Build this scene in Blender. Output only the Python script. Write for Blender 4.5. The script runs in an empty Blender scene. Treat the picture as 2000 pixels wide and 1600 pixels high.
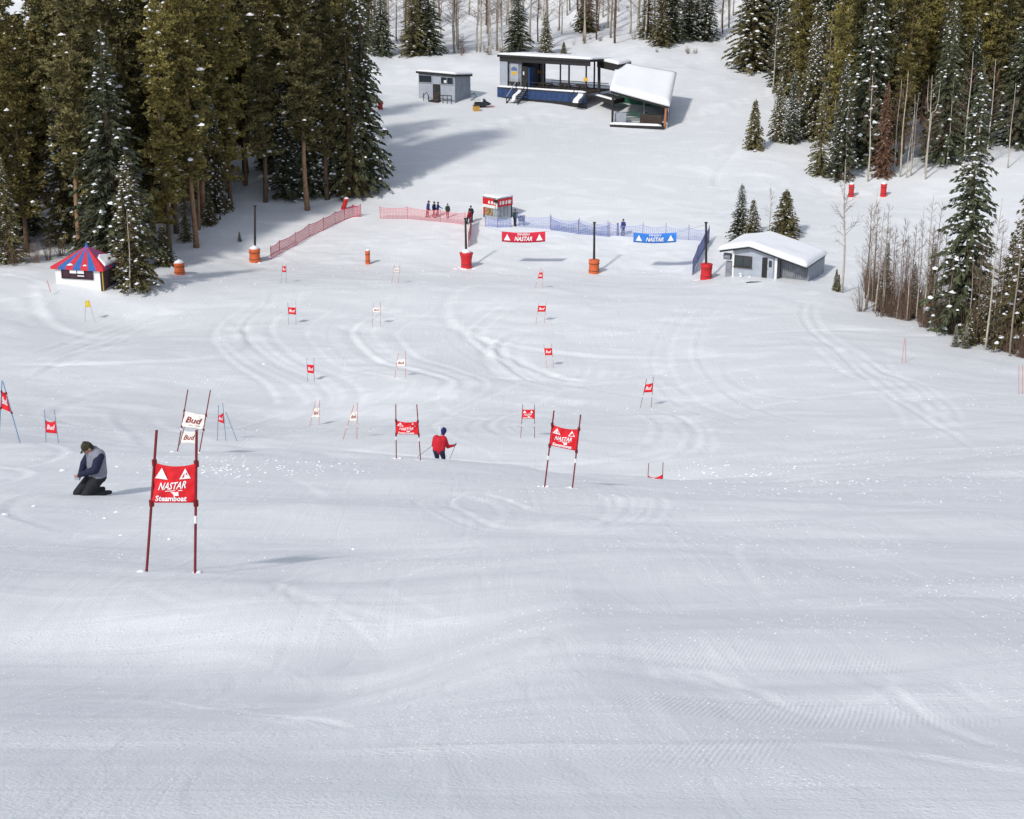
import bpy, bmesh, math, random
import numpy as np
from mathutils import Vector, Matrix, Quaternion
random.seed(7); rng = np.random.default_rng(7)
scene = bpy.context.scene
col = scene.collection
R = math.radians
# ------------------------------------------------------------------ camera, sky, sun, exposure
F = 3000.0                      # focal length in photo pixels (photo is 2000 x 1600)
PITCH = math.atan(950.0 / F)    # the horizon lies 150 px above the top edge
CAM = Vector((0, 0, 40.0))
cp, sp = math.cos(PITCH), math.sin(PITCH)
cam_d = bpy.data.cameras.new('camera'); cam = bpy.data.objects.new('camera', cam_d); col.objects.link(cam)
cam.location = CAM; cam.rotation_euler = (math.pi / 2 - PITCH, 0, 0)
cam_d.sensor_fit = 'HORIZONTAL'; cam_d.sensor_width = 36.0; cam_d.lens = 36.0 * F / 2000.0
cam_d.clip_start = 0.2; cam_d.clip_end = 3000
scene.camera = cam
SUN_EL, SUN_AZ = 40.0, 36.0     # shadows run 36 deg to the right of straight ahead
world = bpy.data.worlds.new('World'); scene.world = world; world.use_nodes = True
wn = world.node_tree; bg = wn.nodes['Background']
sky = wn.nodes.new('ShaderNodeTexSky'); sky.sky_type = 'NISHITA'; sky.sun_disc = False
sky.sun_elevation = R(SUN_EL); sky.sun_rotation = R(180 + SUN_AZ); sky.altitude = 2500
sky.dust_density = 4.0; sky.air_density = 1.0; sky.ozone_density = 1.0
hz = wn.nodes.new('ShaderNodeHueSaturation'); hz.inputs['Saturation'].default_value = .5   # thin high haze whitens the sky
wn.links.new(sky.outputs[0], hz.inputs['Color']); wn.links.new(hz.outputs[0], bg.inputs[0]); bg.inputs[1].default_value = 0.15
sun_d = bpy.data.lights.new('sun', 'SUN'); sun_d.energy = 2.0; sun_d.angle = R(4.5); sun_d.color = (1.0, 0.955, 0.89)
sun = bpy.data.objects.new('sun', sun_d); col.objects.link(sun)
SD = Vector((math.sin(R(SUN_AZ)) * math.cos(R(SUN_EL)), math.cos(R(SUN_AZ)) * math.cos(R(SUN_EL)), -math.sin(R(SUN_EL))))
sun.rotation_euler = SD.to_track_quat('-Z', 'Y').to_euler(); sun.location = (-40, -60, 120)
vs = scene.view_settings; vs.view_transform = 'Standard'; vs.look = 'None'; vs.gamma = 1.0; vs.exposure = 0.45
vs.use_curve_mapping = False
scene.cycles.max_bounces = 4; scene.cycles.diffuse_bounces = 2; scene.cycles.glossy_bounces = 2; scene.cycles.transparent_max_bounces = 4

# ------------------------------------------------------------------ photo pixel <-> place
RIGHT = Vector((1, 0, 0)); UP = Vector((0, sp, cp)); FWD = Vector((0, cp, -sp))
def P(px, py, D):
    return CAM + FWD * D + RIGHT * ((px - 1000) / F * D) - UP * ((py - 800) / F * D)

# ------------------------------------------------------------------ terrain
CTRL_PX = [  # photo px, py, distance in metres along the view axis (from gate, person and door sizes)
 (1000,1600,6.0),(100,1600,6.0),(1900,1600,6.0),(1000,1350,9.6),(100,1350,9.7),(1900,1350,9.5),(1000,1200,15.0),
 (330,1112,21),(1000,1112,21),(1700,1112,20.5),(180,963,33),(700,975,33),(1090,960,36),(1700,970,36),(1990,985,34),
 (365,880,45),(860,899,47),(1280,940,46),(100,880,44),(0,890,43),(1550,935,46),(1700,930,46),(1990,930,45),
 (860,924,58),(1280,992,66),(370,912,74),(1600,935,64),(1950,900,60),
 (100,864,72),(440,862,80),(693,857,81),(1032,856,82),(616,832,97),(1267,795,101),(783,738,109),(606,747,111),
 (1070,718,116),(570,633,130),(736,636,130),(1057,631,131),(555,554,145),(773,554,145),(1055,563,144),(172,628,134),
 (1450,700,116),(1600,700,114),(1765,708,113),(1993,771,99),(1400,620,132),(1600,800,95),(300,700,115),(0,740,108),(0,640,128),(250,600,138),
 (498,511,158),(910,523,156),(1160,534,155),(1379,545,153),(718,516,157),
 (529,507,159),(705,423,171),(743,426,171),(920,437,168),(1005,441,168),(1217,461,165),(1385,470,163),
 (850,330,186),(1150,330,188),(850,250,206),(1200,247,213),(1300,246,213),(1180,190,226),(980,188,229),(820,194,227),
 (1500,305,195),(1440,330,190),(1600,362,187),(1700,387,182),(1830,366,184),(1960,310,192),(1620,200,222),(1450,440,168),
 (1430,540,151),(1590,541,151),(1640,572,143),(1700,612,135),(1870,652,125),(2000,697,117),
 (165,556,141),(0,545,142),(350,534,149),(250,552,143),(450,440,166),(100,490,157),(0,500,154),(600,411,173),(700,386,178),
 (740,125,246),(900,110,252),(1100,106,255),(1300,100,252),(1450,152,240),(1000,0,288),(1300,0,288),(760,0,285)]
CTRL_W = [(0,0,-1.7),(-40,0,-1.0),(40,0,-1.7),(0,-30,8.5),(-60,-30,9),(60,-30,8),(-60,60,-20),(60,60,-22),(-90,120,-30),(90,110,-33),
 (-110,160,-27),(110,165,-30),(-120,230,-16),(140,230,-18),(-200,150,-12),(200,150,-18),(-250,300,40),(250,300,34),(0,340,17),(-120,340,25),(120,340,18),
 (0,450,75),(-250,450,92),(250,450,80),(0,700,190),(-450,700,210),(450,700,200),(-450,200,60),(450,200,50),(-400,-60,30),(400,-60,20)]
def _tps_build():
    pts = [P(*c) - CAM for c in CTRL_PX]
    A = np.array([(p.x, p.y, p.z) for p in pts] + CTRL_W, float)
    n = len(A); S = 100.0
    X = A[:, :2] / S
    d2 = ((X[:, None] - X[None]) ** 2).sum(-1)
    K = np.where(d2 > 0, d2 * np.log(np.maximum(d2, 1e-12)) * .5, 0)
    lam = np.full(n, 2e-4); Dn = np.hypot(A[:, 0], A[:, 1])
    lam[Dn < 60] = 5e-6
    K += np.diag(lam)
    Pm = np.c_[np.ones(n), X]
    M = np.block([[K, Pm], [Pm.T, np.zeros((3, 3))]])
    w = np.linalg.solve(M, np.r_[A[:, 2], np.zeros(3)])
    return X, w, S, A
TX, TWt, TS, TA = _tps_build()
def tps(x, y):
    x = np.asarray(x, float); y = np.asarray(y, float); sh = x.shape
    xf, yf = x.ravel() / TS, y.ravel() / TS
    out = np.empty_like(xf)
    for i in range(0, len(xf), 60000):
        a, b = xf[i:i + 60000], yf[i:i + 60000]
        d2 = (a[:, None] - TX[None, :, 0]) ** 2 + (b[:, None] - TX[None, :, 1]) ** 2
        out[i:i + 60000] = (d2 * np.log(np.maximum(d2, 1e-12)) * .5) @ TWt[:-3] + TWt[-3] + TWt[-2] * a + TWt[-1] * b
    return out.reshape(sh) + CAM.z

def _hash(i, j, s):
    n = (i * 374761393 + j * 668265263 + s * 1442695041) & 0xFFFFFFFF
    n = ((n ^ (n >> 13)) * 1274126177) & 0xFFFFFFFF
    return ((n ^ (n >> 16)) & 0xFFFF) / 65535.0
def vnoise(x, y, s=0):
    x = np.asarray(x, float); y = np.asarray(y, float)
    i = np.floor(x).astype(np.int64); j = np.floor(y).astype(np.int64)
    u, v = x - i, y - j
    u = u * u * u * (u * (u * 6 - 15) + 10); v = v * v * v * (v * (v * 6 - 15) + 10)
    a, b, c, d = _hash(i, j, s), _hash(i + 1, j, s), _hash(i, j + 1, s), _hash(i + 1, j + 1, s)
    return (a * (1 - u) + b * u) * (1 - v) + (c * (1 - u) + d * u) * v - .5
def ground_at(px, py, d0=4.0, d1=420.0):
    """world point where the ray of a photo pixel first meets the smooth terrain"""
    D = np.geomspace(d0, d1, 1400)
    a, b = (px - 1000) / F * D, (py - 800) / F * D
    x, y, z = a, D * cp - b * sp, CAM.z - D * sp - b * cp
    g = tps(x, y); k = np.argmax(z < g)
    if not (z < g).any(): k = len(D) - 1
    k = max(k, 1); t0, t1 = z[k - 1] - g[k - 1], z[k] - g[k]
    f = t0 / (t0 - t1) if t0 != t1 else 0
    Dh = D[k - 1] + (D[k] - D[k - 1]) * f
    return P(px, py, Dh), float(Dh)
def gz(x, y): return float(height(np.array([x]), np.array([y]))[0])
def at(px, D):
    """ground point at a photo column and a distance along the view axis"""
    X = (px - 1000) / F * D; z = -20.0
    for _ in range(8):
        Y = (D + z * sp) / cp
        z = float(tps(np.array([X]), np.array([Y]))[0]) - CAM.z
    return Vector((X, Y, z + CAM.z))
def depth_of(p): return (p - CAM).dot(FWD)

# ski tracks: polylines given as photo pixels on the slope, [points], half width, depth, copies, spread
def _catmull(pts, n=14):
    pts = [np.array(p, float) for p in pts]; pts = [2 * pts[0] - pts[1]] + pts + [2 * pts[-1] - pts[-2]]
    out = []
    for i in range(1, len(pts) - 2):
        for t in np.linspace(0, 1, n, endpoint=False):
            p0, p1, p2, p3 = pts[i - 1:i + 3]
            out.append(.5 * ((2 * p1) + (-p0 + p2) * t + (2 * p0 - 5 * p1 + 4 * p2 - p3) * t * t + (-p0 + 3 * p1 - 3 * p2 + p3) * t ** 3))
    out.append(pts[-2]); return out
LANES = [
 ([(556,562),(545,595),(500,630),(505,665),(560,710),(640,750),(655,790),(560,825),(470,852)], 7, 1.3),
 ([(772,562),(745,600),(695,635),(690,660),(740,705),(830,728),(880,748),(830,785),(730,820),(680,850)], 8, 1.5),
 ([(1052,572),(1000,600),(960,628),(940,655),(985,690),(1060,725),(1120,742),(1165,735),(1175,700)], 8, 1.5),
 ([(1175,705),(1160,745),(1090,785),(1010,815),(985,835),(1040,868)], 6, 1.4),
 ([(1068,640),(1010,668),(1005,700),(1040,735),(1130,760)], 5, 1.0),
 ([(1267,800),(1330,825),(1350,860),(1320,890),(1230,910)], 6, 1.2),
 ([(1400,560),(1310,640),(1290,720),(1350,790),(1500,840)], 3, 2.4),
 ([(1600,580),(1570,600),(1580,640),(1640,690),(1720,760),(1830,830),(1960,910)], 3, .7),
 ([(1590,640),(1700,720),(1760,745),(1820,800),(1830,840)], 3, 1.0),
 ([(1110,965),(1220,975),(1235,1000),(1180,1030),(1060,1050)], 6, .55),
 ([(920,960),(885,985),(920,1015),(1000,1030),(1120,1020)], 5, .5),
 ([(930,965),(980,980),(1040,1003)], 2, .06),
 ([(1000,1040),(860,1060),(700,1085),(420,1120),(200,1105)], 5, .6),
 ([(300,1125),(430,1150),(560,1140),(700,1160),(800,1185)], 4, .4),
 ([(500,1335),(620,1310),(760,1290),(860,1280)], 3, .12),
 ([(250,1240),(350,1270),(480,1310),(620,1370),(700,1400)], 3, .12),
 ([(1690,1310),(1790,1360),(1880,1400),(1960,1425)], 2, .03),
 ([(1180,1330),(1290,1300),(1380,1295),(1500,1345),(1640,1385)], 3, .12),
 ([(1500,1420),(1750,1440),(1900,1460),(2040,1470)], 2, .05),
 ([(60,700),(160,660),(240,630),(330,590)], 4, 2.0),
 ([(40,745),(150,690),(260,660)], 3, 1.5),
 ([(450,270),(700,260),(1000,240),(1150,215)], 3, 1.2),
 ([(1310,240),(1400,215),(1500,185),(1590,160)], 4, .7),
 ([(1280,330),(1400,300),(1440,290),(1400,350),(1440,370),(1640,372)], 3, .6),
 ([(1350,330),(1480,345),(1600,375),(1760,380)], 3, .6),
]
TRACKS = []
def _make_tracks():
    for pts, n, spread in LANES:
        line = []
        for q in _catmull(pts, 9):
            p, D = ground_at(q[0], q[1]); line.append((p.x, p.y, D))
        L = np.array(line)
        tang = np.gradient(L[:, :2], axis=0); tang /= np.maximum(np.linalg.norm(tang, axis=1, keepdims=True), 1e-6)
        nor = np.c_[-tang[:, 1], tang[:, 0]]
        Dm = L[:, 2].mean()
        for k in range(int(n * 1.6)):
            o = rng.normal(0, spread); ph = rng.uniform(0, 6)
            wob = o * (1 + .35 * np.sin(np.linspace(0, 3, len(L)) + ph)) 
            w = max(.0026 * Dm * rng.uniform(.5, 1.2), .045); d = w * rng.uniform(.07, .19) * (1 if Dm > 30 else .6)
            a, b = sorted(rng.uniform(0, 1, 2))
            if b - a < .55: a, b = 0, 1
            i0, i1 = int(a * (len(L) - 1)), max(int(b * (len(L) - 1)), int(a * (len(L) - 1)) + 3)
            TRACKS.append((L[i0:i1 + 1, :2] + nor[i0:i1 + 1] * wob[i0:i1 + 1, None], w, d, rng.choice([-1, 1])))
    for k in range(70):                        # stray skidded turns over the whole slope
        D = rng.choice([rng.uniform(9, 40), rng.uniform(40, 150)]); px = rng.uniform(-150, 2150)
        p = at(px, D); ang = rng.uniform(-1.2, 1.2) + math.pi / 2 * rng.choice([1, -1]); ln = D * rng.uniform(.12, .4)
        t = np.linspace(-1, 1, 16); cur = rng.uniform(-.5, .5)
        X = t * ln / 2; Y = cur * ln * t * t
        ca, sa = math.cos(ang), math.sin(ang)
        w = max(.004 * D * rng.uniform(.4, 1.2), .045)
        TRACKS.append((np.c_[p.x + X * ca - Y * sa, p.y + (X * sa + Y * ca)], w, w * rng.uniform(.05, .14), rng.choice([-1, 1])))
def tracks_height(x, y, fresh=None):
    out = np.zeros_like(x)
    for L, w, d, side in TRACKS:
        m = 4 * w
        lo, hi = L.min(0) - m, L.max(0) + m
        idx = np.nonzero((x > lo[0]) & (x < hi[0]) & (y > lo[1]) & (y < hi[1]))[0]
        if not len(idx): continue
        qx, qy = x[idx], y[idx]
        best = np.full(len(idx), 1e9); sgn = np.zeros(len(idx)); along = np.zeros(len(idx))
        n = len(L) - 1
        for s in range(n):
            a, b = L[s], L[s + 1]; ab = b - a; l2 = max(ab @ ab, 1e-9)
            t = np.clip(((qx - a[0]) * ab[0] + (qy - a[1]) * ab[1]) / l2, 0, 1)
            dx, dy = qx - a[0] - t * ab[0], qy - a[1] - t * ab[1]
            dd = dx * dx + dy * dy; k = dd < best
            best[k] = dd[k]; sgn[k] = np.sign(ab[0] * dy[k] - ab[1] * dx[k]); along[k] = (s + t[k]) / n
        r = np.sqrt(best) * sgn * side
        fade = np.clip(np.minimum(along, 1 - along) * 6, 0, 1)
        if fresh is not None: fresh[idx] = np.maximum(fresh[idx], fade * np.exp(-((r - 1.4 * w) / (1.5 * w)) ** 2))
        out[idx] += fade * d * (-np.exp(-(r / w) ** 2) + .75 * np.exp(-((r - 1.7 * w) / (.8 * w)) ** 2))
    return out
def height(x, y):
    x = np.asarray(x, float); y = np.asarray(y, float)
    z = tps(x, y)
    dist = np.hypot(x, y)
    z = z + (.34 * vnoise(x / 5.5 + .62, y / 4.2 + .35, 12) + .10 * vnoise(x / 2.1, y / 1.7, 13)) * np.clip((42 - dist) / 14, 0, 1) * np.clip((dist - 3) / 3, 0, 1)
    sm = lambda t: np.clip(t, 0, 1) ** 2 * (3 - 2 * np.clip(t, 0, 1))
    z = z - .72 * sm((y - 5.5) / 9) * (1 - sm((y - 14.2 - .5 * np.sin(x * .8)) / 4.2)) * sm((.8 - x) / 2.5)           # long hollow at the near left
    z = z - .17 * sm((y - 8.3 - .15 * x) / 1.6) * (1 - sm((y - 9.6 - .15 * x) / 1.8)) * sm((x - .3) / 1.2) * sm((4 - x) / 1.5)
    mid = np.clip((dist - 12) / 40, 0, 1)
    course = np.clip((230 - dist) / 40, 0, 1)
    z = z + .16 * mid * vnoise(x / 9 + 3, y / 6, 1) + .10 * mid * vnoise(x / 3.4 + .2 * y, y / 2.6, 2)
    z = z + .055 * vnoise(x / 2.3 + .1 * y, y / 1.5, 3) * (.35 + .65 * course) + .022 * vnoise(x / .8, y / .45, 4) * np.clip((70 - dist) / 40, 0, 1)
    z = z + (.30 * vnoise(x / 3.6, y / 3.0, 8) + .14 * vnoise(x / 1.3, y / 1.2, 9)) * np.exp(-((dist - 49) / 8) ** 2)      # lumpy lip of the roll
    z = z + .10 * vnoise(x / .8, y / .7, 15) * np.exp(-((dist - 160) / 10) ** 2) * np.clip((vnoise(x / 6, y / 6, 16) + .15) * 3, 0, 1)   # trampled finish area
    rough = np.clip((dist - 225) / 30, 0, 1) + np.clip((np.abs(x) - (28 + .22 * np.maximum(y, 0))) / 12, 0, 1) * np.clip((y - 90) / 40, 0, 1)
    z = z + np.minimum(rough, 1) * (1.0 * vnoise(x / 7, y / 7, 5) + .45 * vnoise(x / 2.5, y / 2.5, 6))
    return z + tracks_height(x.ravel(), y.ravel()).reshape(x.shape)
_make_tracks()

# ------------------------------------------------------------------ materials
def new_mat(name):
    m = bpy.data.materials.new(name); m.use_nodes = True
    return m, m.node_tree, m.node_tree.nodes['Principled BSDF']
MATS = {}
def mat(name, c, rough=.7, var=.25, scale=6.0, metal=0.0, bump=0.0, spec=.3):
    """procedural paint, cloth, bark ...: base colour broken up by noise, with optional relief"""
    if name in MATS: return MATS[name]
    m, nt, b = new_mat(name); N = nt.nodes
    tc = N.new('ShaderNodeTexCoord'); no = N.new('ShaderNodeTexNoise'); no.inputs['Scale'].default_value = scale; no.inputs['Detail'].default_value = 5
    nt.links.new(tc.outputs['Object'], no.inputs['Vector'])
    cr = N.new('ShaderNodeValToRGB'); e = cr.color_ramp.elements
    e[0].position, e[1].position = .25, .75
    e[0].color = tuple(max(0, v * (1 - var)) for v in c) + (1,); e[1].color = tuple(min(.95, v * (1 + var)) for v in c) + (1,)
    nt.links.new(no.outputs['Fac'], cr.inputs['Fac']); nt.links.new(cr.outputs['Color'], b.inputs['Base Color'])
    b.inputs['Roughness'].default_value = rough; b.inputs['Metallic'].default_value = metal; b.inputs['Specular IOR Level'].default_value = spec
    if bump:
        bp = N.new('ShaderNodeBump'); bp.inputs['Strength'].default_value = bump; bp.inputs['Distance'].default_value = .03
        nt.links.new(no.outputs['Fac'], bp.inputs['Height']); nt.links.new(bp.outputs['Normal'], b.inputs['Normal'])
    MATS[name] = m; return m
def snow_material():
    m, nt, b = new_mat('snow'); N = nt.nodes; K = nt.links
    tc = N.new('ShaderNodeTexCoord')
    def noise(scale, detail, mapping=None, dist=0.0):
        n = N.new('ShaderNodeTexNoise'); n.inputs['Scale'].default_value = scale; n.inputs['Detail'].default_value = detail; n.inputs['Distortion'].default_value = dist
        if mapping:
            mp = N.new('ShaderNodeMapping'); mp.inputs['Scale'].default_value = mapping[0]; mp.inputs['Rotation'].default_value = (0, 0, mapping[1])
            K.new(tc.outputs['Object'], mp.inputs['Vector']); K.new(mp.outputs['Vector'], n.inputs['Vector'])
        else: K.new(tc.outputs['Object'], n.inputs['Vector'])
        return n.outputs['Fac']
    def math_(op, a, b_=None):
        n = N.new('ShaderNodeMath'); n.operation = op
        for i, v in enumerate((a, b_)):
            if v is None: continue
            if isinstance(v, (int, float)): n.inputs[i].default_value = v
            else: K.new(v, n.inputs[i])
        return n.outputs[0]
    def ramp(v, lo, hi):
        n = N.new('ShaderNodeMapRange'); n.inputs['From Min'].default_value = lo; n.inputs['From Max'].default_value = hi; n.interpolation_type = 'SMOOTHSTEP'
        K.new(v, n.inputs['Value']); return n.outputs['Result']
    patch = ramp(noise(.30, 5, ((.7, 1.1, 1), .2), .8), .46, .64)           # chopped snow against scraped, smooth snow
    grains = noise(46, 3)
    crumbs = ramp(noise(13, 3), .52, .78)
    vo = N.new('ShaderNodeTexVoronoi'); vo.feature = 'F1'; vo.inputs['Scale'].default_value = 17; K.new(tc.outputs['Object'], vo.inputs['Vector'])
    clod = math_('MULTIPLY', math_('POWER', ramp(vo.outputs['Distance'], .62, .05), 2.0), ramp(noise(5.0, 3), .44, .62))   # small broken clods
    streak = noise(1.0, 4, ((2.2, .16, 1), .5), 1.2)                      # skid lines running with the fall line
    streak2 = noise(1.0, 4, ((.22, 1.7, 1), -.25), 1.0)
    wv = N.new('ShaderNodeTexWave'); wv.inputs['Scale'].default_value = 9.5; wv.inputs['Distortion'].default_value = .8; wv.inputs['Detail'].default_value = 1.0; wv.inputs['Detail Scale'].default_value = .8
    mp = N.new('ShaderNodeMapping'); mp.inputs['Rotation'].default_value = (0, 0, .30); K.new(tc.outputs['Object'], mp.inputs['Vector']); K.new(mp.outputs['Vector'], wv.inputs['Vector'])
    cord = math_('MULTIPLY', wv.outputs['Fac'], ramp(noise(.42, 2, ((1, 1.6, 1), .4), .4), .54, .66))   # patches of groomer corduroy
    sx = N.new('ShaderNodeSeparateXYZ'); K.new(tc.outputs['Object'], sx.inputs[0])
    cord = math_('MULTIPLY', cord, math_('MULTIPLY', ramp(sx.outputs['X'], .2, 1.2), ramp(sx.outputs['Y'], 12.5, 9.0)))
    h = math_('MULTIPLY', grains, .010)
    h = math_('ADD', h, math_('MULTIPLY', math_('MULTIPLY', clod, math_('ADD', patch, .08)), .007))
    h = math_('ADD', h, math_('MULTIPLY', streak, .030))
    h = math_('ADD', h, math_('MULTIPLY', streak2, .036))
    h = math_('ADD', h, math_('MULTIPLY', cord, .0042))
    bp = N.new('ShaderNodeBump'); bp.inputs['Strength'].default_value = .8; bp.inputs['Distance'].default_value = 1.0
    K.new(h, bp.inputs['Height']); K.new(bp.outputs['Normal'], b.inputs['Normal'])
    mix = N.new('ShaderNodeMix'); mix.data_type = 'RGBA'
    mix.inputs['A'].default_value = (.735, .75, .757, 1); mix.inputs['B'].default_value = (.87, .88, .882, 1)
    fa = N.new('ShaderNodeAttribute'); fa.attribute_name = 'fresh'
    tone = math_('ADD', math_('ADD', math_('MULTIPLY', patch, .45), math_('MULTIPLY', crumbs, .25)), math_('MULTIPLY', fa.outputs['Fac'], .42))
    K.new(ramp(tone, .0, 1.1), mix.inputs['Factor'])
    K.new(mix.outputs['Result'], b.inputs['Base Color'])
    b.inputs['Roughness'].default_value = .55; b.inputs['Specular IOR Level'].default_value = .25
    return m
SNOW = snow_material()
SNOWCAP = mat('fresh_snow', (.86, .865, .88), .6, .04, 3.0, bump=.25)

# ------------------------------------------------------------------ object helpers
def link(name, me, parent=None, loc=None, rot=None):
    o = bpy.data.objects.new(name, me); col.objects.link(o)
    if parent is not None: o.parent = parent
    if loc is not None: o.location = loc
    if rot is not None: o.rotation_euler = rot
    return o
def tag(o, label, cat, group=None):
    o['label'] = label; o['category'] = cat
    if group: o['group'] = group
    return o
def thing(name, label, cat, loc, rz=0.0, group=None):
    return tag(link(name, None, None, loc, (0, 0, rz)), label, cat, group)
def mesh(name, v, f, m=None, smooth=False):
    me = bpy.data.meshes.new(name); me.from_pydata([tuple(q) for q in v], [], [tuple(q) for q in f]); me.update()
    if m is not None: me.materials.append(m)
    if smooth: me.polygons.foreach_set('use_smooth', [True] * len(me.polygons))
    return me
class MB:
    def __init__(s): s.v = []; s.f = []
    def add(s, v, f):
        n = len(s.v); s.v += [tuple(q) for q in v]; s.f += [tuple(i + n for i in q) for q in f]; return s
    def box(s, x0, x1, y0, y1, z0, z1):
        return s.add([(x0,y0,z0),(x1,y0,z0),(x1,y1,z0),(x0,y1,z0),(x0,y0,z1),(x1,y0,z1),(x1,y1,z1),(x0,y1,z1)],
                     [(0,3,2,1),(4,5,6,7),(0,1,5,4),(1,2,6,5),(2,3,7,6),(3,0,4,7)])
    def tube(s, pts, rad, n=6, cap=True):
        pts = [Vector(p) for p in pts]; k = len(pts); rad = rad if hasattr(rad, '__len__') else [rad] * k
        V = []; prev = None
        for i, p in enumerate(pts):
            t = (pts[min(i + 1, k - 1)] - pts[max(i - 1, 0)]).normalized()
            a = t.orthogonal().normalized() if prev is None else (prev - t * prev.dot(t)).normalized()
            prev = a; b = t.cross(a)
            for j in range(n):
                th = 2 * math.pi * j / n; V.append(p + (a * math.cos(th) + b * math.sin(th)) * rad[i])
        Fc = [(i*n+j, i*n+(j+1)%n, (i+1)*n+(j+1)%n, (i+1)*n+j) for i in range(k-1) for j in range(n)]
        if cap: Fc += [tuple(range(n))[::-1], tuple((k-1)*n+j for j in range(n))]
        return s.add(V, Fc)
    def prism(s, poly, axis_vec):
        n = len(poly); a = [Vector(p) for p in poly]; b = [p + Vector(axis_vec) for p in a]
        return s.add(a + b, [tuple(range(n))[::-1], tuple(range(n, 2*n))] + [(i, (i+1)%n, n+(i+1)%n, n+i) for i in range(n)])
    def lump(s, c, r, n=6, flat=.6, jit=.25):
        c = Vector(c); V = [c + Vector((0, 0, r * flat))]
        for k, (zz, rr) in enumerate(((.45, .75), (-.1, 1.0))):
            for j in range(n):
                th = 2 * math.pi * (j + .5 * k) / n; q = r * rr * random.uniform(1 - jit, 1 + jit)
                V.append(c + Vector((math.cos(th) * q, math.sin(th) * q, r * flat * zz * random.uniform(.8, 1.2))))
        Fc = [(0, 1 + j, 1 + (j + 1) % n) for j in range(n)] + [(1 + j, 1 + n + j, 1 + n + (j + 1) % n, 1 + (j + 1) % n) for j in range(n)]
        Fc.append(tuple(1 + n + j for j in range(n))[::-1])
        return s.add(V, Fc)
    def make(s, name, m, smooth=False): return mesh(name, s.v, s.f, m, smooth)
    def obj(s, name, m, parent=None, smooth=False, loc=None): return link(name, s.make(name, m, smooth), parent, loc)
def part(parent, name, m, *b):
    mb = MB()
    for q in b: mb.box(*q)
    return mb.obj(name, m, parent)

# ------------------------------------------------------------------ the ground sheet
def build_ground():
    ys = np.concatenate([np.linspace(-55, -6, 14), np.linspace(-4, 3.5, 14), 3.5 * (22 / 3.5) ** (np.arange(1, 231) / 230.0)])
    ys = np.concatenate([ys, np.arange(22.12, 60, .14), np.arange(60.2, 176, .25), 176 * (760 / 176.) ** (np.arange(1, 171) / 170.)])
    t = np.linspace(-1, 1, 441)
    u = .40 * t * (np.abs(t) < .82) + np.where(np.abs(t) >= .82, np.sign(t) * (.328 + (np.abs(t) - .82) / .18 * .1 + ((np.abs(t) - .82) / .18) ** 2.2 * 1.1), 0)
    base = np.where(ys > 3, ys * 1.09 + 1.2, 4.5)
    wide = np.where(ys > 3, ys * .25 + 60, 60)
    au = np.abs(u)
    X = u[None, :] * base[:, None] + np.sign(u)[None, :] * np.clip((au[None, :] - .36) / 1.15, 0, None) * wide[:, None] * 1.5
    Y = np.repeat(ys[:, None], len(t), 1)
    Z = height(X.ravel(), Y.ravel()).reshape(X.shape)
    nr, nc = X.shape
    V = np.stack([X, Y, Z], -1).reshape(-1, 3)
    ii = (np.arange(nr - 1)[:, None] * nc + np.arange(nc - 1)[None]).ravel()
    Q = np.stack([ii, ii + 1, ii + 1 + nc, ii + nc], 1)
    me = bpy.data.meshes.new('snow_slope')
    me.vertices.add(len(V)); me.vertices.foreach_set('co', V.ravel())
    me.loops.add(Q.size); me.loops.foreach_set('vertex_index', Q.ravel())
    me.polygons.add(len(Q)); me.polygons.foreach_set('loop_start', np.arange(0, Q.size, 4)); me.polygons.foreach_set('loop_total', np.full(len(Q), 4))
    me.polygons.foreach_set('use_smooth', np.ones(len(Q), bool)); me.update(calc_edges=True); me.validate()
    me.materials.append(SNOW)
    fresh = np.zeros(len(V)); tracks_height(V[:, 0].copy(), V[:, 1].copy(), fresh)      # loose snow pushed up beside the tracks
    fresh *= .55 + .9 * vnoise(V[:, 0] / 1.1, V[:, 1] / 1.1, 17)
    at_ = me.attributes.new('fresh', 'FLOAT', 'POINT'); at_.data.foreach_set('value', np.clip(fresh, 0, 1).astype(np.float32))
    o = link('ground', me); o['kind'] = 'structure'; o['label'] = 'snow covered ski slope with carved tracks'
    return o
build_ground()

# ------------------------------------------------------------------ trees
BARK = mat('conifer_bark', (.13, .085, .055), .9, .45, 3.0, bump=.5)
BARKR = mat('pine_bark_red', (.24, .145, .085), .9, .4, 3.0, bump=.5)
ASPEN = mat('aspen_bark', (.42, .38, .31), .85, .35, 2.0, bump=.3)
TWIG = mat('bare_twigs', (.17, .11, .08), .9, .35, 2.0)
def per_tree(m, lo=.6, hi=1.12):
    """each tree its own shade of needle"""
    nt = m.node_tree; b = nt.nodes['Principled BSDF']; src = b.inputs['Base Color'].links[0].from_socket
    oi = nt.nodes.new('ShaderNodeObjectInfo'); mr = nt.nodes.new('ShaderNodeMapRange'); mr.inputs['To Min'].default_value = lo; mr.inputs['To Max'].default_value = hi
    mx = nt.nodes.new('ShaderNodeHueSaturation'); nt.links.new(oi.outputs['Random'], mr.inputs['Value']); nt.links.new(mr.outputs['Result'], mx.inputs['Value'])
    nt.links.new(src, mx.inputs['Color']); nt.links.new(mx.outputs['Color'], b.inputs['Base Color']); return m
NEEDLE = {'pine': mat('pine_needles', (.24, .20, .06), .75, .55, .55), 'pine2': mat('pine_needles_dark', (.165, .145, .055), .75, .5, .6),
          'spruce': mat('spruce_needles', (.075, .085, .045), .75, .5, .8), 'spruce2': mat('spruce_needles_olive', (.125, .11, .045), .75, .5, .8),
          'dead': mat('dead_needles', (.14, .075, .045), .85, .4, .8)}
def rvec():
    v = rng.normal(size=3); return Vector(v / np.linalg.norm(v))
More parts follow.
